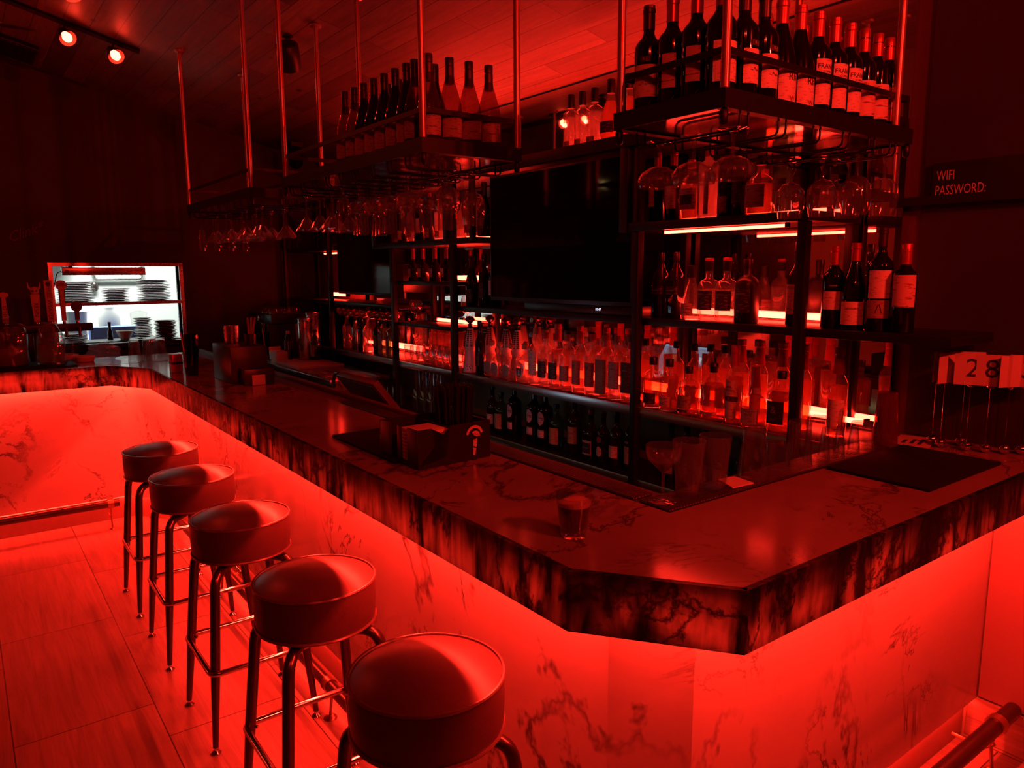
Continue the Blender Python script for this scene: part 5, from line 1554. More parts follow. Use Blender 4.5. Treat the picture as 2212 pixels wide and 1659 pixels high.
for pts in (((0.206, 0.066), (0.222, 0.068), (0.219, 0.04), (0.207, 0.044)), ((0.207, 0.040), (0.218, 0.036), (0.214, 0.014), (0.205, 0.016))):
    bm.faces.new([bm.verts.new((x, -0.0012, z)) for x, z in pts])
link('emblem', mesh_of(bm, 'emblem', False), M_PAPERR, cd)
np_ = thing('napkin_stack', 'stack of cocktail napkins showing through the caddy slot', 'napkins', (1.085 + 0.02, 1.935 + 0.02, TOP + 0.007), 0.04)
for i in range(9):
    box('napkin', M_NAPKIN, np_, 0.0, 0.108, 0.0 + 0.001 * (i % 3), 0.12, 0.0115 * i, 0.0115 * i + 0.0105, 0.002)
bm = bmesh.new()
rs = random.Random(5)
for i in range(150):
    a, rr = rs.random() * 2 * PI, math.sqrt(rs.random()) * 0.050
    x, y = rr * math.cos(a), rr * math.sin(a)
    k = 1.38
    tube(bm, [(x, y, 0.0), (x * k, y * k, 0.215 + rs.uniform(-.012, .012))], 0.0026, 5)
o = link('drinking_straws', mesh_of(bm, 'drinking_straws'), M_CAPB, None, (1.085 + 0.203, 1.935 + 0.115, TOP + 0.0075))
tag(o, 'thick bundle of black drinking straws standing in the caddy', 'straws', None, 'stuff')
# number stands
CARDS = [(2.677, 1.150, '', 1.35), (2.648, 1.110, '', 1.15), (2.725, 1.078, '', 0.25), (2.665, 1.036, '2', 0.15), (2.684, 0.985, '8', 0.05), (2.715, 0.940, '', 0.9), (2.752, 0.905, '3', -0.15)]
for i, (x, y, num, rot_) in enumerate(CARDS):
    lb = {'2': 'table number stand whose card shows a half hidden two', '8': 'table number stand whose card shows a bold eight', '3': 'table number stand whose card shows a three, cut by the frame'}.get(num, f'table number stand with its card turned edge-on, {ORD[i]} from the red tumbler')
    t = thing('number_stand', lb, 'number stand', (x, y, ZT + .0006), 0.30 + rot_, 'table number stands')
    lathe_obj('ball_base', M_CHROME, t, [(0.001 + 0.0165 * math.sin(PI * k / 10), 0.0165 - 0.0165 * math.cos(PI * k / 10)) for k in range(11)], 16)
    tubes('rod', M_CHROME, t, [[(0, 0, 0.030), (0, 0.0, 0.215)]], 0.0014, 5)
    coil = [(0.003 * math.sin(k * .5), 0.016 * math.cos(k * 0.55) * (1 - k / 60), 0.228 + 0.016 * math.sin(k * 0.55) * (1 - k / 60)) for k in range(40)]
    tubes('spiral_clip', M_CHROME, t, [coil], 0.0012, 5)
    box('card', M_CARD, t, -0.0045, -0.0035, -0.052, 0.052, 0.222, 0.325)
    if num:
        v = text_mesh(num, 0.062, lambda a, b: (-0.0051, -a, 0.276 + b))
        link('card_number', v, M_LINE, t)
mc = box('menu_card', M_CARD, None, 0, 0.17, 0, 0.12, 0, 0.002, 0, (2.60, 1.125, ZT + .0006), (0, 0, 0.25))
tag(mc, 'flat printed card lying beside the number stands', 'card')
bm = bmesh.new()
for k in range(3):
    bx(bm, 0.03, 0.13 - k * .02, 0.03 + k * 0.025, 0.042 + k * 0.025, 0.0021, 0.0026)
link('print_block', mesh_of(bm, 'print_block', False), M_LINE, mc)
# caddies and cups near the far bend of the bar
sc_ = thing('straw_cup', 'tall black mixing glass with a light straw near the far bend', 'cup', (1.085, 4.63, TOP))
link('cup', tumbler_mesh('strawcup', [(0.033, 0), (0.035, 0.003), (0.041, 0.10), (0.046, 0.24)], 0.0025, 0.01), glass('smoky_glass', (0.22, 0.2, 0.2), 0.45, 0.06), sc_)
tubes('straw', M_NAPKIN, sc_, [[(-0.024, -0.006, 0.012), (-0.052, -0.012, 0.255)]], 0.0035, 6)
tubes('filling', M_CAPB, sc_, [[(0, 0, 0.012), (0, 0, 0.20)]], 0.027, 14)
bc = thing('condiment_box', 'black bar organizer box beside the tall mixing glass', 'organizer', (1.16, 4.10, TOP))
box('case', M_BLACKS, bc, 0, 0.20, 0, 0.34, 0, 0.20, 0.004)
box('front_tray', M_BLACKS, bc, 0.04, 0.20, -0.10, -0.002, 0, 0.085, 0.003)
nb = box('paper_napkin', M_NAPKIN, None, 0, 0.07, 0, 0.012, 0, 0.055, 0.002, (1.235, 3.984, TOP))
tag(nb, 'white napkin leaning on the front of the organizer box', 'napkin')
link('napkin_fold', mesh_of((lambda b: (bx(b, 0.002, 0.068, -0.001, 0.002, 0.04, 0.055), b)[1])(bmesh.new()), 'fold', False), M_PAPERW, nb)
cup = [(0.035, 0), (0.036, 0.003), (0.042, 0.10)]
o = open_glass('steel_cup', 'steelcup', cup, (1.24, 4.34, TOP + 0.202), 'shiny steel cup standing on the organizer box', None, True, M_STEEL, 'cup')
sp = thing('utensil_cup', 'small dark cup holding wooden spoons on the organizer box', 'cup', (1.30, 4.20, TOP + 0.202))
lathe_obj('cup', M_BLACKS, sp, wall2([(0.028, 0), (0.032, 0.06)], 0.002), 16, cap0=True, cap1=False)
for k, (dx, dy) in enumerate(((0.012, 0.01), (-0.008, -0.014), (0.014, -0.02))):
    tubes('spoon', M_CORK, sp, [[(dx * .3, dy * .3, 0.006), (dx * 1.5, dy * 1.5, 0.13), (dx * 1.7, dy * 1.7, 0.15)]], 0.006, 7)
sb2 = box('sugar_box', M_FOILR, None, 0, 0.06, 0, 0.09, 0, 0.11, 0.003, (1.015, 4.80, TOP))
tag(sb2, 'small red box with dark stripe at the far bend', 'box')
box('stripe', M_CAPB, sb2, -0.001, 0.061, -0.001, 0.091, 0.05, 0.065)

# ------------------------------------------------------------------ bartender side
st_ = thing('service_station', 'stainless work shelf along the inside of the bar', 'work surface', (0, 0, 0))
box('worktop', M_STEEL, st_, 1.52, 1.92, 1.55, 5.0, 0.845, 0.86)
for y in (1.60, 3.2, 4.95):
    for x in (1.56, 1.88):
        box('leg', M_STEEL, st_, x - .015, x + .015, y - .015, y + .015, 0, 0.845)
WZ = 0.8608
ps = thing('sales_terminal', 'tilted touch-screen till with its dark back to the room', 'till', (1.60, 3.18, WZ), 0.0)
T_ = Matrix.Rotation(math.radians(-38), 4, 'Y')
def tilted(name, mat, x0, x1, y0, y1, z0, z1, bev=0.0):
    o = box(name, mat, ps, x0, x1, y0, y1, z0, z1, bev)
    o.location = (0.125, 0.17, 0.055)
    o.rotation_euler = (0, math.radians(-38), 0)
    return o
tilted('housing', M_WOODLIP, -0.018, 0.016, -0.21, 0.21, 0.0, 0.295, 0.003)
tilted('back_cover', M_BLACKS, -0.024, -0.018, -0.202, 0.202, 0.010, 0.285)
tilted('screen', M_POS, 0.016, 0.018, -0.195, 0.195, 0.015, 0.28)
for a in range(4):
    for b in range(3):
        tilted('screen_key', M_POSK, 0.018, 0.0188, -0.17 + a * 0.072, -0.17 + a * 0.072 + 0.058, 0.035 + b * 0.06, 0.035 + b * 0.06 + 0.046)
box('stand', M_BLACKS, ps, 0.06, 0.22, 0.07, 0.27, 0, 0.012, 0.003)
tubes('neck', M_BLACKS, ps, [[(0.13, 0.17, 0.012), (0.06, 0.17, 0.11), (0.045, 0.17, 0.17)]], 0.022, 10)
mk = thing('milk_carton', 'printed drink carton with a gable top beside the till', 'carton', (1.62, 3.66, WZ), 0.35)
box('body', M_CARTON, mk, -0.045, 0.045, -0.045, 0.045, 0, 0.175)
bm = bmesh.new()
vs = [bm.verts.new(c) for c in ((-.045, -.045, .1752), (.045, -.045, .1752), (.045, .045, .1752), (-.045, .045, .1752), (-.045, 0, .235), (.045, 0, .235))]
for q in ((0, 1, 5, 4), (2, 3, 4, 5), (1, 2, 5), (3, 0, 4), (3, 2, 1, 0)):
    bm.faces.new([vs[i] for i in q])
link('gable_top', mesh_of(bm, 'gable_top', False), M_CARTON, mk)
box('gable_fin', M_CARTON, mk, -0.045, 0.045, -0.003, 0.003, 0.2345, 0.262)
bm = bmesh.new()
for k in range(2):
    bx(bm, -0.0462, -0.0455, -0.02 + k * 0.025, -0.008 + k * 0.025, 0.09, 0.112)
for k in range(4):
    bx(bm, -0.0462, -0.0455, -0.04 + k * 0.021, -0.031 + k * 0.021, 0.125 + 0.012 * (k % 2), 0.131 + 0.012 * (k % 2))
link('printed_marks', mesh_of(bm, 'printed_marks', False), M_LINE, mk)
hs = thing('tap_faucet', 'curved faucet tube beside the drink carton', 'faucet', (1.70, 4.0, WZ))
tubes('spout', M_BRONZE, hs, [rounded([(0, 0, 0), (0, 0, 0.235), (0.0, -0.28, 0.225)], 0.07, 6)], 0.010, 10)
lathe_obj('base', M_BRONZE, hs, [(0.022, 0), (0.022, 0.015), (0.012, 0.022)], 14)
ta = box('fill_light', M_FILL, None, 1.525, 1.545, 1.6, 4.9, 0.815, 0.8445)  # added glow, out of view, that warms the low shelf behind the bar
tag(ta, 'unseen warm fill light added under the inside shelf of the bar', 'light')

# prep table in the far corner
pt = thing('prep_table', 'stainless prep table in the far corner below the empty shelf', 'table', (0, 0, 0))
box('worktop', M_STEEL, pt, 1.98, 2.43, 4.72, 6.70, 0.905, 0.935, 0.003)
box('door', M_BLACKS, pt, 1.995, 2.015, 4.78, 5.70, 0.12, 0.88)
box('door', M_BLACKS, pt, 1.995, 2.015, 5.74, 6.66, 0.12, 0.88)
box('cabinet', M_BLACKS, pt, 2.016, 2.40, 4.76, 6.68, 0.08, 0.904)
for y in (4.8, 6.6):
    for x in (2.05, 2.36):
        box('leg', M_STEEL, pt, x - .02, x + .02, y - .02, y + .02, 0.0, 0.08)
PZ = 0.9358
cb_ = box('cutting_board', M_BOARD, None, 0, 0.36, 0, 0.62, 0, 0.022, 0.004, (2.01, 5.36, PZ))
tag(cb_, 'pale cutting board lying on the corner of the prep table', 'cutting board')
es = thing('espresso_machine', 'dark espresso machine with round gauge at the far corner', 'coffee machine', (2.04, 6.06, PZ))
box('base_tray', M_BLACKS, es, 0, 0.38, 0, 0.60, 0, 0.05, 0.004)
box('rear_body', M_STEEL, es, 0.22, 0.38, 0.01, 0.59, 0.0505, 0.30, 0.006)
box('top_body', M_BLACKS, es, 0.02, 0.38, 0.01, 0.59, 0.3005, 0.38, 0.006)
box('side_panel', M_BLACKS, es, 0.0, 0.22, 0.0, 0.012, 0.0505, 0.30)
for y in (0.17, 0.42):
    lathe_obj('group_head', M_CHROME, es, [(0.035, 0.235), (0.04, 0.25), (0.04, 0.3)], 18, (0.10, y, 0))
    pf = lathe_obj('portafilter', M_CHROME, es, [(0.032, 0.205), (0.036, 0.215), (0.036, 0.2345)], 18, (0.10, y, 0))
    tubes('grip', M_CAPB, pf, [[(-0.034, 0, 0.22), (-0.15, 0, 0.212)]], 0.011, 8)
lathe_obj('gauge', M_CHROME, es, [(0.028, 0), (0.028, 0.012), (0.024, 0.014)], 20, (0.0205, 0.30, 0.34), rot=(0, -PI / 2, 0))
lathe_obj('gauge_dial', M_PAPERW, es, [(0.023, 0.0142), (0.001, 0.0145)], 18, (0.0205, 0.30, 0.34), rot=(0, -PI / 2, 0))
tubes('steam_wand', M_CHROME, es, [rounded([(0.03, 0.06, 0.32), (-0.05, 0.03, 0.28), (-0.04, 0.01, 0.10)], 0.03, 4)], 0.006, 8)
for i, (dx, dy) in enumerate(((0.08, 0.10), (0.08, 0.20), (0.08, 0.30), (0.20, 0.12), (0.20, 0.23), (0.20, 0.34), (0.30, 0.2), (0.30, 0.32))):
    open_glass('glass_bowl', 'bowl', [(0.018, 0), (0.022, 0.002), (0.040, 0.03), (0.043, 0.05)], (2.04 + dx, 6.06 + dy, PZ + 0.381), f'small glass bowl on the espresso machine, {ORD[i]} of the cluster', 'bowls on the espresso machine', False)
for i, (x, y, h) in enumerate(((2.36, 5.93, 0.40), (2.25, 5.83, 0.36))):
    sc2 = thing('steel_canister', ('tall steel cylinder beside the shelf post', 'shorter steel cylinder in front of the tall one')[i], 'canister', (x, y, PZ), 0, 'steel cylinders')
    lathe_obj('body', M_STEEL, sc2, [(0.055, 0), (0.058, 0.005), (0.058, h - 0.03), (0.056, h - 0.025)], 24)
    lathe_obj('lid', M_STEEL, sc2, [(0.0585, h - 0.0245), (0.0585, h - .006), (0.05, h), (0.01, h + .004)], 24)
bottle('cola_pet', (2.14, 5.50 + .42, PZ + 0.023), 'small plastic cola bottle with white cap by the cutting board', 0, None)
bottle('jar_syrup', (2.30, 6.00 - .25, PZ + 0.023), 'dark jar with pale label behind the plastic cola bottle', 0, None)
pb = thing('paper_box', 'white lidless box beside the espresso machine', 'box', (2.03, 5.985 - .10, PZ + 0.0230), 0.1)
box('body', M_WHITE, pb, 0, 0.10, 0, 0.14, 0, 0.07, 0.002)
box('flap', M_WHITE, pb, 0.0, 0.10, 0.141, 0.144, 0.04, 0.10)

# ------------------------------------------------------------------ far counter: dispensers, beer taps, glasses
FZ = ZT + 0.0008
mat_('serving_mat', 'black rubber mat under the two drink dispensers', -0.10, 0.60, 5.53, 5.93, FZ, 0.009, M_RUBBER)
dp = thing('drink_dispenser', 'big lidded glass drink dispenser at the frame edge', 'dispenser', (0.245, 5.72, FZ + 0.0098))
lathe_obj('jar', M_GLASS, dp, wall2([(0.10, 0), (0.108, 0.01), (0.110, 0.20), (0.104, 0.235), (0.094, 0.25)], 0.004), 32, cap0=True, cap1=False)
lathe_obj('lid', M_GLASS, dp, [(0.105, 0.2505), (0.105, 0.258), (0.07, 0.282), (0.025, 0.292), (0.014, 0.300)], 28)
lathe_obj('lid_knob', M_GLASS, dp, [(0.008, 0.3002), (0.019, 0.312), (0.019, 0.322), (0.008, 0.332)], 16)
lathe_obj('infusion', M_AMBER, dp, [(0.092, 0.012), (0.103, 0.016), (0.103, 0.12)], 28)
dp = thing('drink_dispenser', 'smaller bottle-necked glass dispenser beside the big lidded one', 'dispenser', (0.475, 5.72, FZ + 0.0098))
lathe_obj('jar', M_GLASS, dp, wall2([(0.078, 0), (0.084, 0.01), (0.085, 0.15), (0.074, 0.20), (0.05, 0.245), (0.042, 0.26), (0.042, 0.275)], 0.004), 30, cap0=True, cap1=False)
lathe_obj('infusion', M_AMBER, dp, [(0.070, 0.012), (0.079, 0.016), (0.079, 0.13)], 28)
tubes('handle', M_GLASS, dp, [rounded([(0.083, 0, 0.15), (0.125, 0, 0.15), (0.125, 0, 0.05), (0.084, 0, 0.05)], 0.03, 4)], 0.008, 8)
tw = thing('beer_tower', 'beer tap tower with five differing handles at the far run', 'beer tap', (0, 0, FZ))
box('base_column', M_BLACKM, tw, 0.28, 0.40, 5.955, 6.01, 0, 0.20, 0.004)
box('crossbar', M_BLACKM, tw, 0.12, 0.76, 5.950, 6.01, 0.2005, 0.255, 0.006)
def handle(x, top, draw, faucet=True):
    tubes('faucet', M_CHROME, tw, [[(x, 5.949, 0.225), (x, 5.90, 0.23), (x, 5.885, 0.17)]], 0.010, 8)
    lathe_obj('ferrule', M_CHROME, tw, [(0.010, 0.2555), (0.012, 0.262), (0.008, 0.275)], 12, (x, 5.965, 0))
    o = draw(x, top)
    return o
def h_board(x, top, w0=0.021, w1=0.028, mat=M_TAPW, text=None, th=0.011):
    bm = bmesh.new()
    z0, z1 = 0.276, top
    vs = [bm.verts.new((x + sx * (w0 if z == z0 else w1), 5.965 + sy * th, z)) for z in (z0, z1) for sx, sy in ((-1, -1), (1, -1), (1, 1), (-1, 1))]
    for q in ((3, 2, 1, 0), (4, 5, 6, 7), (0, 1, 5, 4), (1, 2, 6, 5), (2, 3, 7, 6), (3, 0, 4, 7)):
        bm.faces.new([vs[i] for i in q])
    o = link('tap_handle', mesh_of(bm, 'tap_handle', False), mat, tw)
    if text:
        v = text_mesh(text, 0.026, lambda a, b: (x + b, 5.965 - th - 0.0008, (z0 + z1) / 2 - a - 0.012))
        link('lettering', v, M_LINE, o)
    return o
def h_disc(x, top, mat, r=0.034, stem=0.013, oval=1.0):
    bm = bmesh.new()
    pts = [(x + r * math.cos(a), top - r * oval + r * oval * math.sin(a)) for a in [-PI / 2 + 0.4 + k * (2 * PI - 0.8) / 18 for k in range(19)]]
    pts += [(x - stem, 0.276), (x + stem, 0.276)]
    lo = [bm.verts.new((a, 5.955, b)) for a, b in pts]
    hi = [bm.verts.new((a, 5.975, b)) for a, b in pts]
    n = len(pts)
    for k in range(n):
        bm.faces.new((lo[k], lo[(k + 1) % n], hi[(k + 1) % n], hi[k]))
    bm.faces.new(lo[::-1])
    bm.faces.new(hi)
    bmesh.ops.triangulate(bm, faces=[f for f in bm.faces if len(f.verts) > 4])
    bmesh.ops.recalc_face_normals(bm, faces=bm.faces)
    return link('tap_handle', mesh_of(bm, 'tap_handle', False), mat, tw)
def h_skull(x, top):
    o = h_board(x, top - 0.085, 0.017, 0.027, M_TAPW, 'RESIN')
    bm = bmesh.new()
    bmesh.ops.create_uvsphere(bm, u_segments=16, v_segments=10, radius=1.0, matrix=Matrix.Translation((x, 5.965, top - 0.062)) @ Matrix.Diagonal((0.027, 0.022, 0.030, 1)))
    link('skull', mesh_of(bm, 'skull'), M_TAPW, o)
    for s in (-1, 1):
        bm = bmesh.new()
        tube(bm, [(x + s * .022, 5.965, top - 0.05), (x + s * .034, 5.965, top - 0.035), (x + s * .036, 5.965, top - 0.003)], 0.006, 7, radii=[0.009, 0.007, 0.002])
        link('horn', mesh_of(bm, 'horn'), M_TAPW, o)
        bm = bmesh.new()
        bmesh.ops.create_uvsphere(bm, u_segments=10, v_segments=6, radius=1.0, matrix=Matrix.Translation((x + s * .011, 5.945, top - 0.062)) @ Matrix.Diagonal((0.007, 0.005, 0.006, 1)))
        link('eye_socket', mesh_of(bm, 'eye_socket'), M_CAPB, o)
def h_three(x, top):
    o = h_board(x, top, 0.019, 0.024, M_TAPW, 'THREE WEAVERS')
    bm = bmesh.new()
    for k in range(6):
        pass
    arc_band(bm, x, top - 0.024, 0.0, 0.015, 0, 2 * PI, 5.9532, 6)
    link('hexagon_mark', mesh_of(bm, 'hexagon_mark', False), M_LINE, o)
def h_palm(x, top):
    o = h_disc(x, top, M_TAPW, 0.034, 0.014)
    bm = bmesh.new()
    for k in range(5):
        a = PI * (k + .5) / 5
        bm.faces.new([bm.verts.new((x + dx, 5.9540, top - 0.040 + dz)) for dx, dz in ((0, 0), (0.024 * math.cos(a + .18), 0.024 * math.sin(a + .18)), (0.028 * math.cos(a), 0.026 * math.sin(a)), (0.024 * math.cos(a - .18), 0.024 * math.sin(a - .18)))])
    link('palm_mark', mesh_of(bm, 'palm_mark', False), M_LINE, o)
handle(0.255, 0.478, lambda x, t: link('lettering', text_mesh('OTIS', 0.026, lambda a, b: (x + b * .9, 5.9540, 0.35 - a)), M_LINE, h_disc(x, t, M_TAPW, 0.030, 0.018, 0.6)))
handle(0.432, 0.545, h_skull)
handle(0.512, 0.553, h_three)
handle(0.590, 0.553, h_palm)
handle(0.670, 0.412, lambda x, t: h_disc(x, t, M_TAPD, 0.034, 0.013, 1.15))
for i, (x, y) in enumerate(((0.945, 5.565), (1.035, 5.60), (1.115, 5.60), (1.075, 5.68))):
    open_glass('beer_glass', 'pint', PINT, (x, y, ZT + 0.0022), f'upturned beer glass on the grey far counter, {ORD[i]} from the taps', 'glasses on the grey far counter', False)
bm = bmesh.new()
rs = random.Random(3)
bmesh.ops.create_icosphere(bm, subdivisions=4, radius=1.0)
for v in bm.verts:
    n_ = math.sin(v.co.x * 7 + v.co.y * 4) * .10 + math.sin(v.co.z * 9 + v.co.x * 5) * .09 + rs.uniform(-.03, .03)
    v.co *= 1 + n_
    v.co = Vector((v.co.x * 0.10, v.co.y * 0.07, max(0.0, v.co.z * 0.07 + 0.045)))
o = link('plastic_bag', mesh_of(bm, 'plastic_bag', angle=0.4), M_BAG, None, (0.80, 5.86, FZ + .002))
tag(o, 'crumpled clear plastic bag on the far counter below the kitchen pass', 'bag')
for i, (x, y) in enumerate(((0.675, 5.80), (0.60, 5.97))):
    o = lathe_obj('food_tub', M_NAPKIN, None, [(0.050, 0), (0.055, 0.004), (0.058, 0.028), (0.060, 0.03), (0.058, 0.038), (0.03, 0.044)], 24, (x, y, FZ + 0.002))
    tag(o, ('low covered tub in front of the plastic bag', 'low covered tub behind the bottle-necked dispenser')[i], 'tub')

# ------------------------------------------------------------------ kitchen pass and what shows through it
def kit(x0, x1, y0, y1, z0, z1, name, mat=M_KWALL):
    bm = bmesh.new()
    bx(bm, x0, x1, y0, y1, z0, z1)
    return struct(name, mesh_of(bm, name, False), mat)
kit(-0.6, 2.8, 8.70, 8.75, 0.0, 2.6, 'wall_kitchen_rear')
kit(-0.65, -0.6, FY + .1, 8.75, 0.0, 2.6, 'wall_kitchen_side')
kit(2.8, 2.85, FY + .1, 8.75, 0.0, 2.6, 'wall_kitchen_end')
kit(-0.65, 2.85, FY + .1, 8.75, 2.6, 2.65, 'ceiling_kitchen')
kit(-0.65, 2.85, FY + .1, 8.75, -0.05, 0.0, 'floor_kitchen')
kl = thing('kitchen_lamp', 'bright white ceiling lamp in the kitchen', 'light', (1.1, 7.9, 2.55))
box('diffuser', M_KLAMP, kl, -0.6, 0.6, -0.25, 0.25, 0.0, 0.02)
box('housing', M_WHITE, kl, -0.62, 0.62, -0.27, 0.27, 0.0205, 0.049)
ps_ = thing('kitchen_pass', 'lit kitchen pass window framed in red-lit steel, with a middle shelf', 'pass window', (0, FY, 0))
FW = 0.03
for nm, a in (('frame_side', (KX0 - FW, KX0, -0.012, 0.13, KZ0 - .03, KZ1 + FW)), ('frame_side', (KX1, KX1 + FW, -0.012, 0.13, KZ0 - .03, KZ1 + FW)), ('frame_top', (KX0, KX1, -0.012, 0.13, KZ1, KZ1 + FW)), ('ledge', (KX0, KX1, -0.10, 0.40, KZ0 - .035, KZ0)), ('middle_shelf', (KX0, KX1, -0.03, 0.36, 1.405, 1.43))):
    box(nm, M_STEEL if nm != 'ledge' else M_BLACKM, ps_, *a)
hl = thing('heat_lamp', 'long heat lamp bar at the top of the kitchen pass', 'lamp', (0.69, FY + 0.02, 1.645))
box('housing', M_STEEL, hl, 0, 0.60, 0, 0.10, 0, 0.062, 0.004)
box('bracket', M_STEEL, hl, 0.05, 0.08, 0.04, 0.06, 0.0622, 0.070)
lathe_obj('switch', M_CAPB, hl, [(0.012, 0), (0.012, 0.004)], 14, (0.035, -0.0001, 0.031), rot=(PI / 2, 0, 0))
tubes('cord', M_CAPB, hl, [rounded([(-0.001, 0.05, 0.03), (-0.03, 0.05, 0.02), (-0.05, 0.05, -0.06), (-0.062, 0.05, -0.10)], 0.02, 3)], 0.004, 6)
PL = None
def plates(x, y, z, n, r, label, mat=M_PLATE, h=0.0135, bowl=False, edge=0.0):
    global PL
    key = (round(r, 3), bowl)
    if PL is None:
        PL = {}
    if key not in PL:
        bm = bmesh.new()
        if bowl:
            loft(bm, [(r * .5, 0), (r * .55, 0.003), (r, 0.02), (r, 0.022), (r * .5, 0.006)], 28)
        else:
            loft(bm, [(r * .6, 0), (r * .65, 0.002), (r, 0.009), (r, 0.011), (r * .62, 0.0045)], 28)
        PL[key] = mesh_of(bm, 'plate', angle=0.8)
        PL[key].materials.append(mat)
    for i in range(n):
        o = bpy.data.objects.new('bowl' if bowl else 'plate', PL[key])
        COL.objects.link(o)
        o.location = (x + 0.003 * ((i * 37) % 5 - 2), y + 0.003 * ((i * 53) % 5 - 2), z + .0006 + i * h)
        tag(o, f'{label}, {ORD[i]} from the bottom', 'bowl' if bowl else 'plate', label)
plates(0.79, FY + .19, 1.43, 12, 0.135, 'dark plate in the tall stack behind the tap handles')
plates(1.08, FY + .19, 1.43, 8, 0.105, 'dark plate in the low stack on the middle pass shelf')
plates(1.375, FY + .19, 1.43, 13, 0.130, 'dark plate in the tall stack by the steel frame')
plates(1.245, FY + .06, KZ0, 14, 0.068, 'small dark plate in the narrow stack on the pass ledge')
plates(1.425, FY + .08, KZ0, 11, 0.085, 'dark bowl in the stack on the pass ledge', bowl=True)
plates(0.735, FY + .09, KZ0, 6, 0.095, 'dark plate on the pass ledge behind the dark tap handle')
kb = box('prep_counter', M_STEEL, None, 0.2, 2.2, 7.55, 8.2, 0.0, 1.02, 0.004)
tag(kb, 'steel kitchen counter behind the pass window', 'counter')
def kthing(name, label, cat, mat, prof, loc, lid=None, p=2):
    t = thing(name, label, cat, loc)
    lathe_obj('body', mat, t, prof, 24, p=p, neck=0.02)
    if lid:
        lathe_obj('lid', lid[0], t, lid[1], 20)
    return t
kthing('ingredient_bin', 'white ingredient bin seen in the kitchen', 'bin', M_WHITE, [(0.07, 0), (0.085, 0.26), (0.088, 0.30)], (0.86, 7.75, 1.0208), p=4)
kthing('mayo_jar', 'white jar with yellow label seen in the kitchen', 'jar', M_WHITE, [(0.085, 0), (0.09, 0.01), (0.09, 0.24), (0.05, 0.30), (0.045, 0.33)], (1.12, 7.72, 1.0208), (M_YELLOW, [(0.0905, 0.06), (0.0912, 0.061), (0.0912, 0.15), (0.0905, 0.151)]))
kthing('food_processor', 'clear-bowled food processor seen in the kitchen', 'appliance', M_STEEL, [(0.09, 0), (0.10, 0.03), (0.10, 0.13), (0.07, 0.14)], (1.37, 7.72, 1.0208), (M_CLEAR, [(0.065, 0.1405), (0.075, 0.27), (0.02, 0.29)]))
kthing('sauce_bottle', 'small dark sauce bottle on the blue towel ledge', 'bottle', M_DARKG, [(0.022, 0), (0.023, 0.005), (0.022, 0.06), (0.011, 0.10), (0.011, 0.13)], (1.03, FY + .30, KZ0 + .0008), (M_CAPB, [(0.013, 0.1302), (0.013, 0.15)]))
bl = box('blue_bin', M_BLUE, None, 0.92, 1.36, 7.40, 7.54, 0.80, 1.19, 0.01)
tag(bl, 'blue plastic bin behind the pass ledge', 'bin')
sv = box('tool_stand', M_STEEL, None, 0.92, 1.36, 7.40, 7.54, 0.0, 0.7995)
tag(sv, 'low steel stand carrying the blue bin', 'stand')
o = open_glass('ribbed_bowl', 'kbowl', [(0.03, 0), (0.034, 0.002), (0.06, 0.05), (0.068, 0.075)], (1.13, FY + .22, KZ0 + .0008), 'small ribbed glass bowl on the pass ledge', None, True, M_WHITE, 'bowl')
pp_ = thing('gas_pipe', 'thin pipes with a valve on the kitchen wall', 'pipe', (1.15, 8.66, 1.55))
tubes('pipe_run', M_STEEL, pp_, [rounded([(0, 0, 0.8), (0, 0, 0.05), (0.45, 0, 0.05), (0.45, 0, 0.8)], 0.04, 4)], 0.018, 10)
lathe_obj('valve', M_BRONZE, pp_, [(0.02, -0.02), (0.035, 0.0), (0.035, 0.05), (0.02, 0.07)], 14, (0, 0, -0.05))
ks = box('wall_rack', M_STEEL, None, 0.3, 1.0, 8.45, 8.698, 1.80, 1.83)
tag(ks, 'steel rack on the kitchen rear wall', 'rack')

# ------------------------------------------------------------------ walls: lettering and chalk
wf = thing('wifi_sign', 'dark board lettered WIFI PASSWORD on the wall', 'sign', (WX - 0.0065, 1.10, 1.96))
box('board', M_BLACKS, wf, -0.012, -0.001, -0.35, 0.165, -0.075, 0.065)
for s, z, cx_ in (('WIFI', 0.020, 0.115), ('PASSWORD:', -0.030, 0.078)):
    v, f = text_data(s, 0.034)
    x0_ = min(a for a, b in v)
    me = text_mesh(s, 0.034, lambda a, b: (-0.0128, 0.150 - (a - x0_) * 0.62, z + b))
    link('lettering', me, M_FOILR if False else M_NAPKIN, wf)
hx = thing('refusal_sign', 'six-sided dark notice about the right to refuse service', 'sign', (WX - 0.0065, 1.445, 1.812))
bm = bmesh.new()
hexp = [(-0.078, -0.030), (0, -0.046), (0.078, -0.030), (0.078, 0.030), (0, 0.046), (-0.078, 0.030)]
lo = [bm.verts.new((-0.006, y, z)) for y, z in hexp]
hi = [bm.verts.new((-0.001, y, z)) for y, z in hexp]
for k in range(6):
    bm.faces.new((lo[k], lo[(k + 1) % 6], hi[(k + 1) % 6], hi[k]))
bm.faces.new(lo[::-1])
bm.faces.new(hi)
link('board', mesh_of(bm, 'board', False), M_BLACKS, hx)
tubes('outline', M_CHALK, hx, [[(-0.0066, y * .94, z * .92) for y, z in hexp]], 0.0008, 4, True)
for s, z in (('WE RESERVE THE RIGHT', 0.018), ('TO REFUSE SERVICE', 0.0), ('TO ANYONE', -0.018)):
    link('lettering', text_mesh(s, 0.0082, lambda a, b: (-0.0066, -a, z + b)), M_CHALK, hx)
ch = thing('chalk_drawing', 'faint chalk script reading clink above two beer mugs on the far wall', 'chalk drawing', (0.48, FY - 0.0008, 1.90), 0)
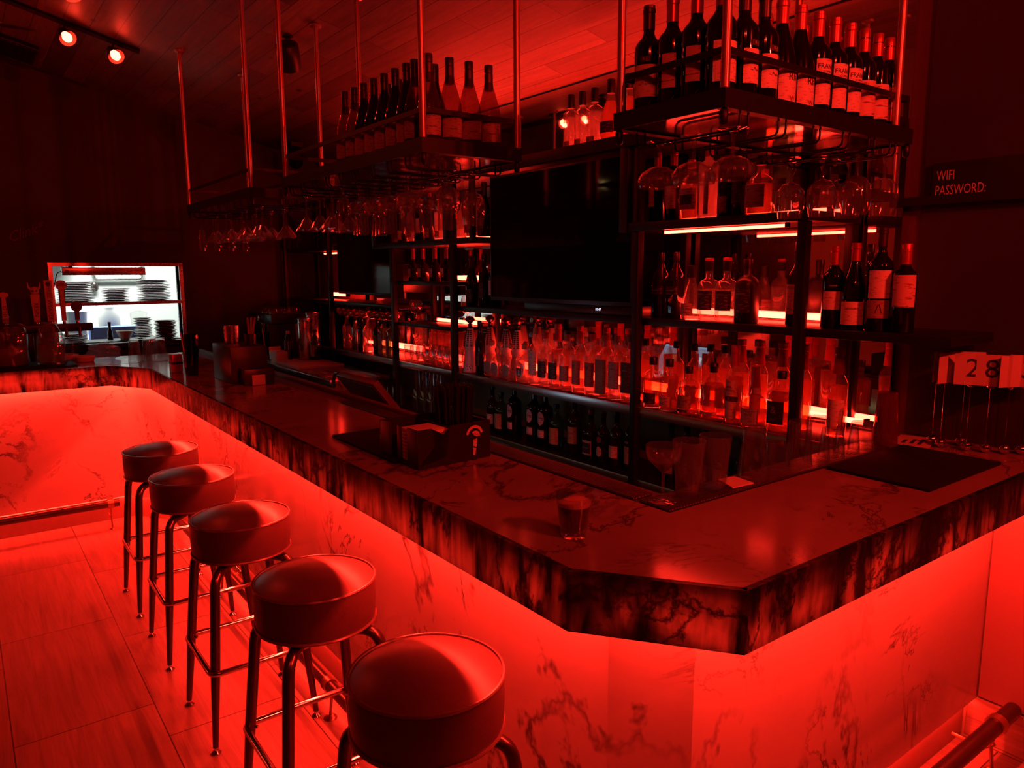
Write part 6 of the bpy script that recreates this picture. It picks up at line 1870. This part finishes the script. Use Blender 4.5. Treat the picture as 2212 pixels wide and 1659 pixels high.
link('lettering', text_mesh('Clink*', 0.085, lambda a, b: (a * 0.75 + b * 0.1, 0, 0.07 + b + a * 0.30)), M_CHALK, ch)
for k in (0, 1):
    x0_ = -0.15 + k * 0.10
    z0_ = -0.10 - k * 0.035
    tubes('mug_outline', M_CHALK, ch, [[(x0_, 0, z0_), (x0_ + .075, 0, z0_ + .015), (x0_ + .065, 0, z0_ + .105), (x0_ - .01, 0, z0_ + .09), (x0_, 0, z0_)], [(x0_ + .073, 0, z0_ + .03), (x0_ + .105, 0, z0_ + .04), (x0_ + .10, 0, z0_ + .08), (x0_ + .068, 0, z0_ + .085)]], 0.0014, 4)

# ------------------------------------------------------------------ ceiling fixtures
def bulb_head(parent, loc, aim, spot=None, spread=70, mat=None):
    """a track head: stem, yoke, cage ring and glowing bulb, with its own light"""
    x, y, z = loc
    h = bpy.data.objects.new('lamp_head', None)
    bm = bmesh.new()
    tube(bm, [(0, 0, 0.0), (0, 0, 0.05)], 0.008, 8)
    o = link('lamp_head', mesh_of(bm, 'lamp_head'), M_BLACKM, parent, loc)
    bpy.data.objects.remove(h)
    d = Vector(aim).normalized()
    q = Vector((0, 0, -1)).rotation_difference(d)
    e = q.to_euler()
    s = lathe_obj('shade', M_BLACKM, o, wall2([(0.022, 0.045), (0.036, 0.0), (0.048, -0.045)], 0.002), 20, cap0=True, cap1=False)
    s.rotation_euler = e
    b = lathe_obj('bulb', mat or M_BULB, o, [(0.010, 0.03), (0.020, 0.0), (0.028, -0.03), (0.022, -0.052), (0.004, -0.060)], 16)
    b.rotation_euler = e
    if spot:
        ld = bpy.data.lights.new('bulb_light', 'SPOT')
        ld.color = LED
        ld.energy = spot
        ld.spot_size = math.radians(spread)
        ld.spot_blend = 0.5
        ld.shadow_soft_size = 0.02
        lo_ = bpy.data.objects.new('bulb_light', ld)
        COL.objects.link(lo_)
        lo_.parent = o
        lo_.location = d * 0.075
        lo_.rotation_euler = e
    return o
def track(label, p0, p1, heads, aim, spot, spread=70):
    t = thing('track_light', label, 'track light', p0, 0, 'track lights')
    a, b = Vector((0, 0, 0)), Vector(p1) - Vector(p0)
    bm = bmesh.new()
    tube(bm, [a, b], 0.016, 4)
    link('track', mesh_of(bm, 'track', False), M_BLACKM, t)
    for s in heads:
        q = a.lerp(b, s)
        bulb_head(t, (q.x, q.y, q.z - 0.068), aim, spot, spread)
    return t
zc = lambda x: cz(x) - 0.018
track('ceiling track with two glowing red bulbs above the far bar bend', (-0.5, 5.40, zc(-0.5)), (1.09, 5.43, zc(1.09)), (0.743, 0.905), (0.25, -0.9, -0.75), 5.0, 90)
track('ceiling track whose red bulb touches the top edge of the view', (0.55, 3.2, zc(0.55)), (0.62, 4.62, zc(0.62)), (0.985,), (0.2, -0.6, -1), 4.0, 100)
track('ceiling track with red bulbs lighting the near end of the bar', (0.8, -1.55, zc(0.8)), (2.5, -1.55, zc(2.5)), (0.50, 0.62), (0.10, 1.0, -0.28), 150.0, 62)
track('unseen ceiling track with red bulbs added behind the camera to light the counter', (-1.2, -1.0, zc(-1.2)), (0.6, -1.0, zc(0.6)), (0.35, 0.7), (0.45, 1.0, -0.42), 50.0, 75)  # unseen heads added to brighten the countertop evenly
spk = thing('ceiling_speaker', 'round dark speaker hanging from the boards near the middle rods', 'speaker', (1.60, 4.20, cz(1.60)))
lathe_obj('bracket', M_BLACKM, spk, [(0.03, -0.0035), (0.03, -0.012), (0.012, -0.02), (0.012, -0.05)][::-1], 14)
b_ = lathe_obj('body', M_BLACKM, spk, [(0.05, 0.07), (0.062, 0.06), (0.064, -0.02), (0.056, -0.075)], 22, (0, 0, -0.11), rot=(0.5, -0.4, 0))
lathe_obj('cone', M_CAPB, spk, [(0.052, -0.0755), (0.02, -0.07)], 20, (0, 0, -0.11), rot=(0.5, -0.4, 0), cap1=True)
cm = thing('spot_fixture', 'black ceiling spot with glossy lens at the far corner', 'spotlight', (2.42, 6.30, cz(2.42)))
box('mount', M_BLACKM, cm, -0.05, 0.05, -0.05, 0.05, -0.05, -0.013)
lathe_obj('can', M_BLACKM, cm, [(0.045, 0.09), (0.06, 0.08), (0.06, -0.06), (0.05, -0.08)], 20, (0, 0, -0.14), rot=(0.9, -0.5, 0))
lathe_obj('lens', M_CHROME, cm, [(0.048, -0.0805), (0.035, -0.095), (0.003, -0.10)], 18, (0, 0, -0.14), rot=(0.9, -0.5, 0))
vt = thing('ceiling_vent', 'square dark vent on the boards by the far wall', 'vent', (0.50, 6.42, cz(0.50) - 0.003))
vt.rotation_euler = (0, math.atan(CS), 0)
box('cover', M_BLACKS, vt, -0.12, 0.12, -0.22, 0.22, -0.03, -0.004)
for k in range(5):
    box('slat', M_BLACKM, vt, -0.10 + k * 0.045, -0.075 + k * 0.045, -0.2, 0.2, -0.036, -0.0305)
fn = thing('ceiling_fan', 'ceiling fan of which only one dark blade tip shows', 'fan', (-0.42, 4.98, 2.98))
lathe_obj('motor', M_BLACKM, fn, [(0.04, -0.06), (0.10, -0.05), (0.11, 0.03), (0.04, 0.06)], 24)
tubes('downrod', M_BLACKM, fn, [[(0, 0, 0.06), (0, 0, cz(-0.42) - 2.98 - .002)]], 0.012, 10)
for k in range(4):
    a = 0.06 + k * PI / 2
    bm = bmesh.new()
    out_ = [(0.12, -0.03), (0.25, -0.06), (0.75, -0.075), (0.88, -0.05), (0.92, 0.0), (0.88, 0.05), (0.75, 0.075), (0.25, 0.06), (0.12, 0.03)]
    prism(bm, out_, 0, 0.008)
    bmesh.ops.triangulate(bm, faces=[f for f in bm.faces if len(f.verts) > 4])
    link('blade', mesh_of(bm, 'blade', False), M_BLACKS, fn, (0, 0, 0.0), (0.14, 0, a))
# pendants by the beige wall, mirrored in the tv
for i, (x, y, z) in enumerate(((-1.0, 6.15, 2.62), (-1.15, 5.55, 2.45))):
    pd = thing('pendant_lamp', ('warm bare filament pendant nearer the far wall', 'warm bare filament pendant hung lower of the two')[i], 'pendant', (x, y, z), 0, 'filament pendants')
    tubes('cord', M_CAPB, pd, [[(0, 0, 0.07), (0, 0, cz(x) - z - .003)]], 0.004, 6)
    lathe_obj('socket', M_BRONZE, pd, [(0.016, 0.03), (0.018, 0.035), (0.018, 0.07), (0.01, 0.075)], 14)
    lathe_obj('bulb', M_GLASS, pd, [(0.012, 0.0295), (0.03, -0.01), (0.034, -0.04), (0.02, -0.065), (0.003, -0.07)], 18)
    tubes('filament', M_WARM, pd, [[(-0.008, 0, 0.01), (-0.006, 0, -0.04), (0, 0, 0.0), (0.006, 0, -0.04), (0.008, 0, 0.01)]], 0.003, 6)
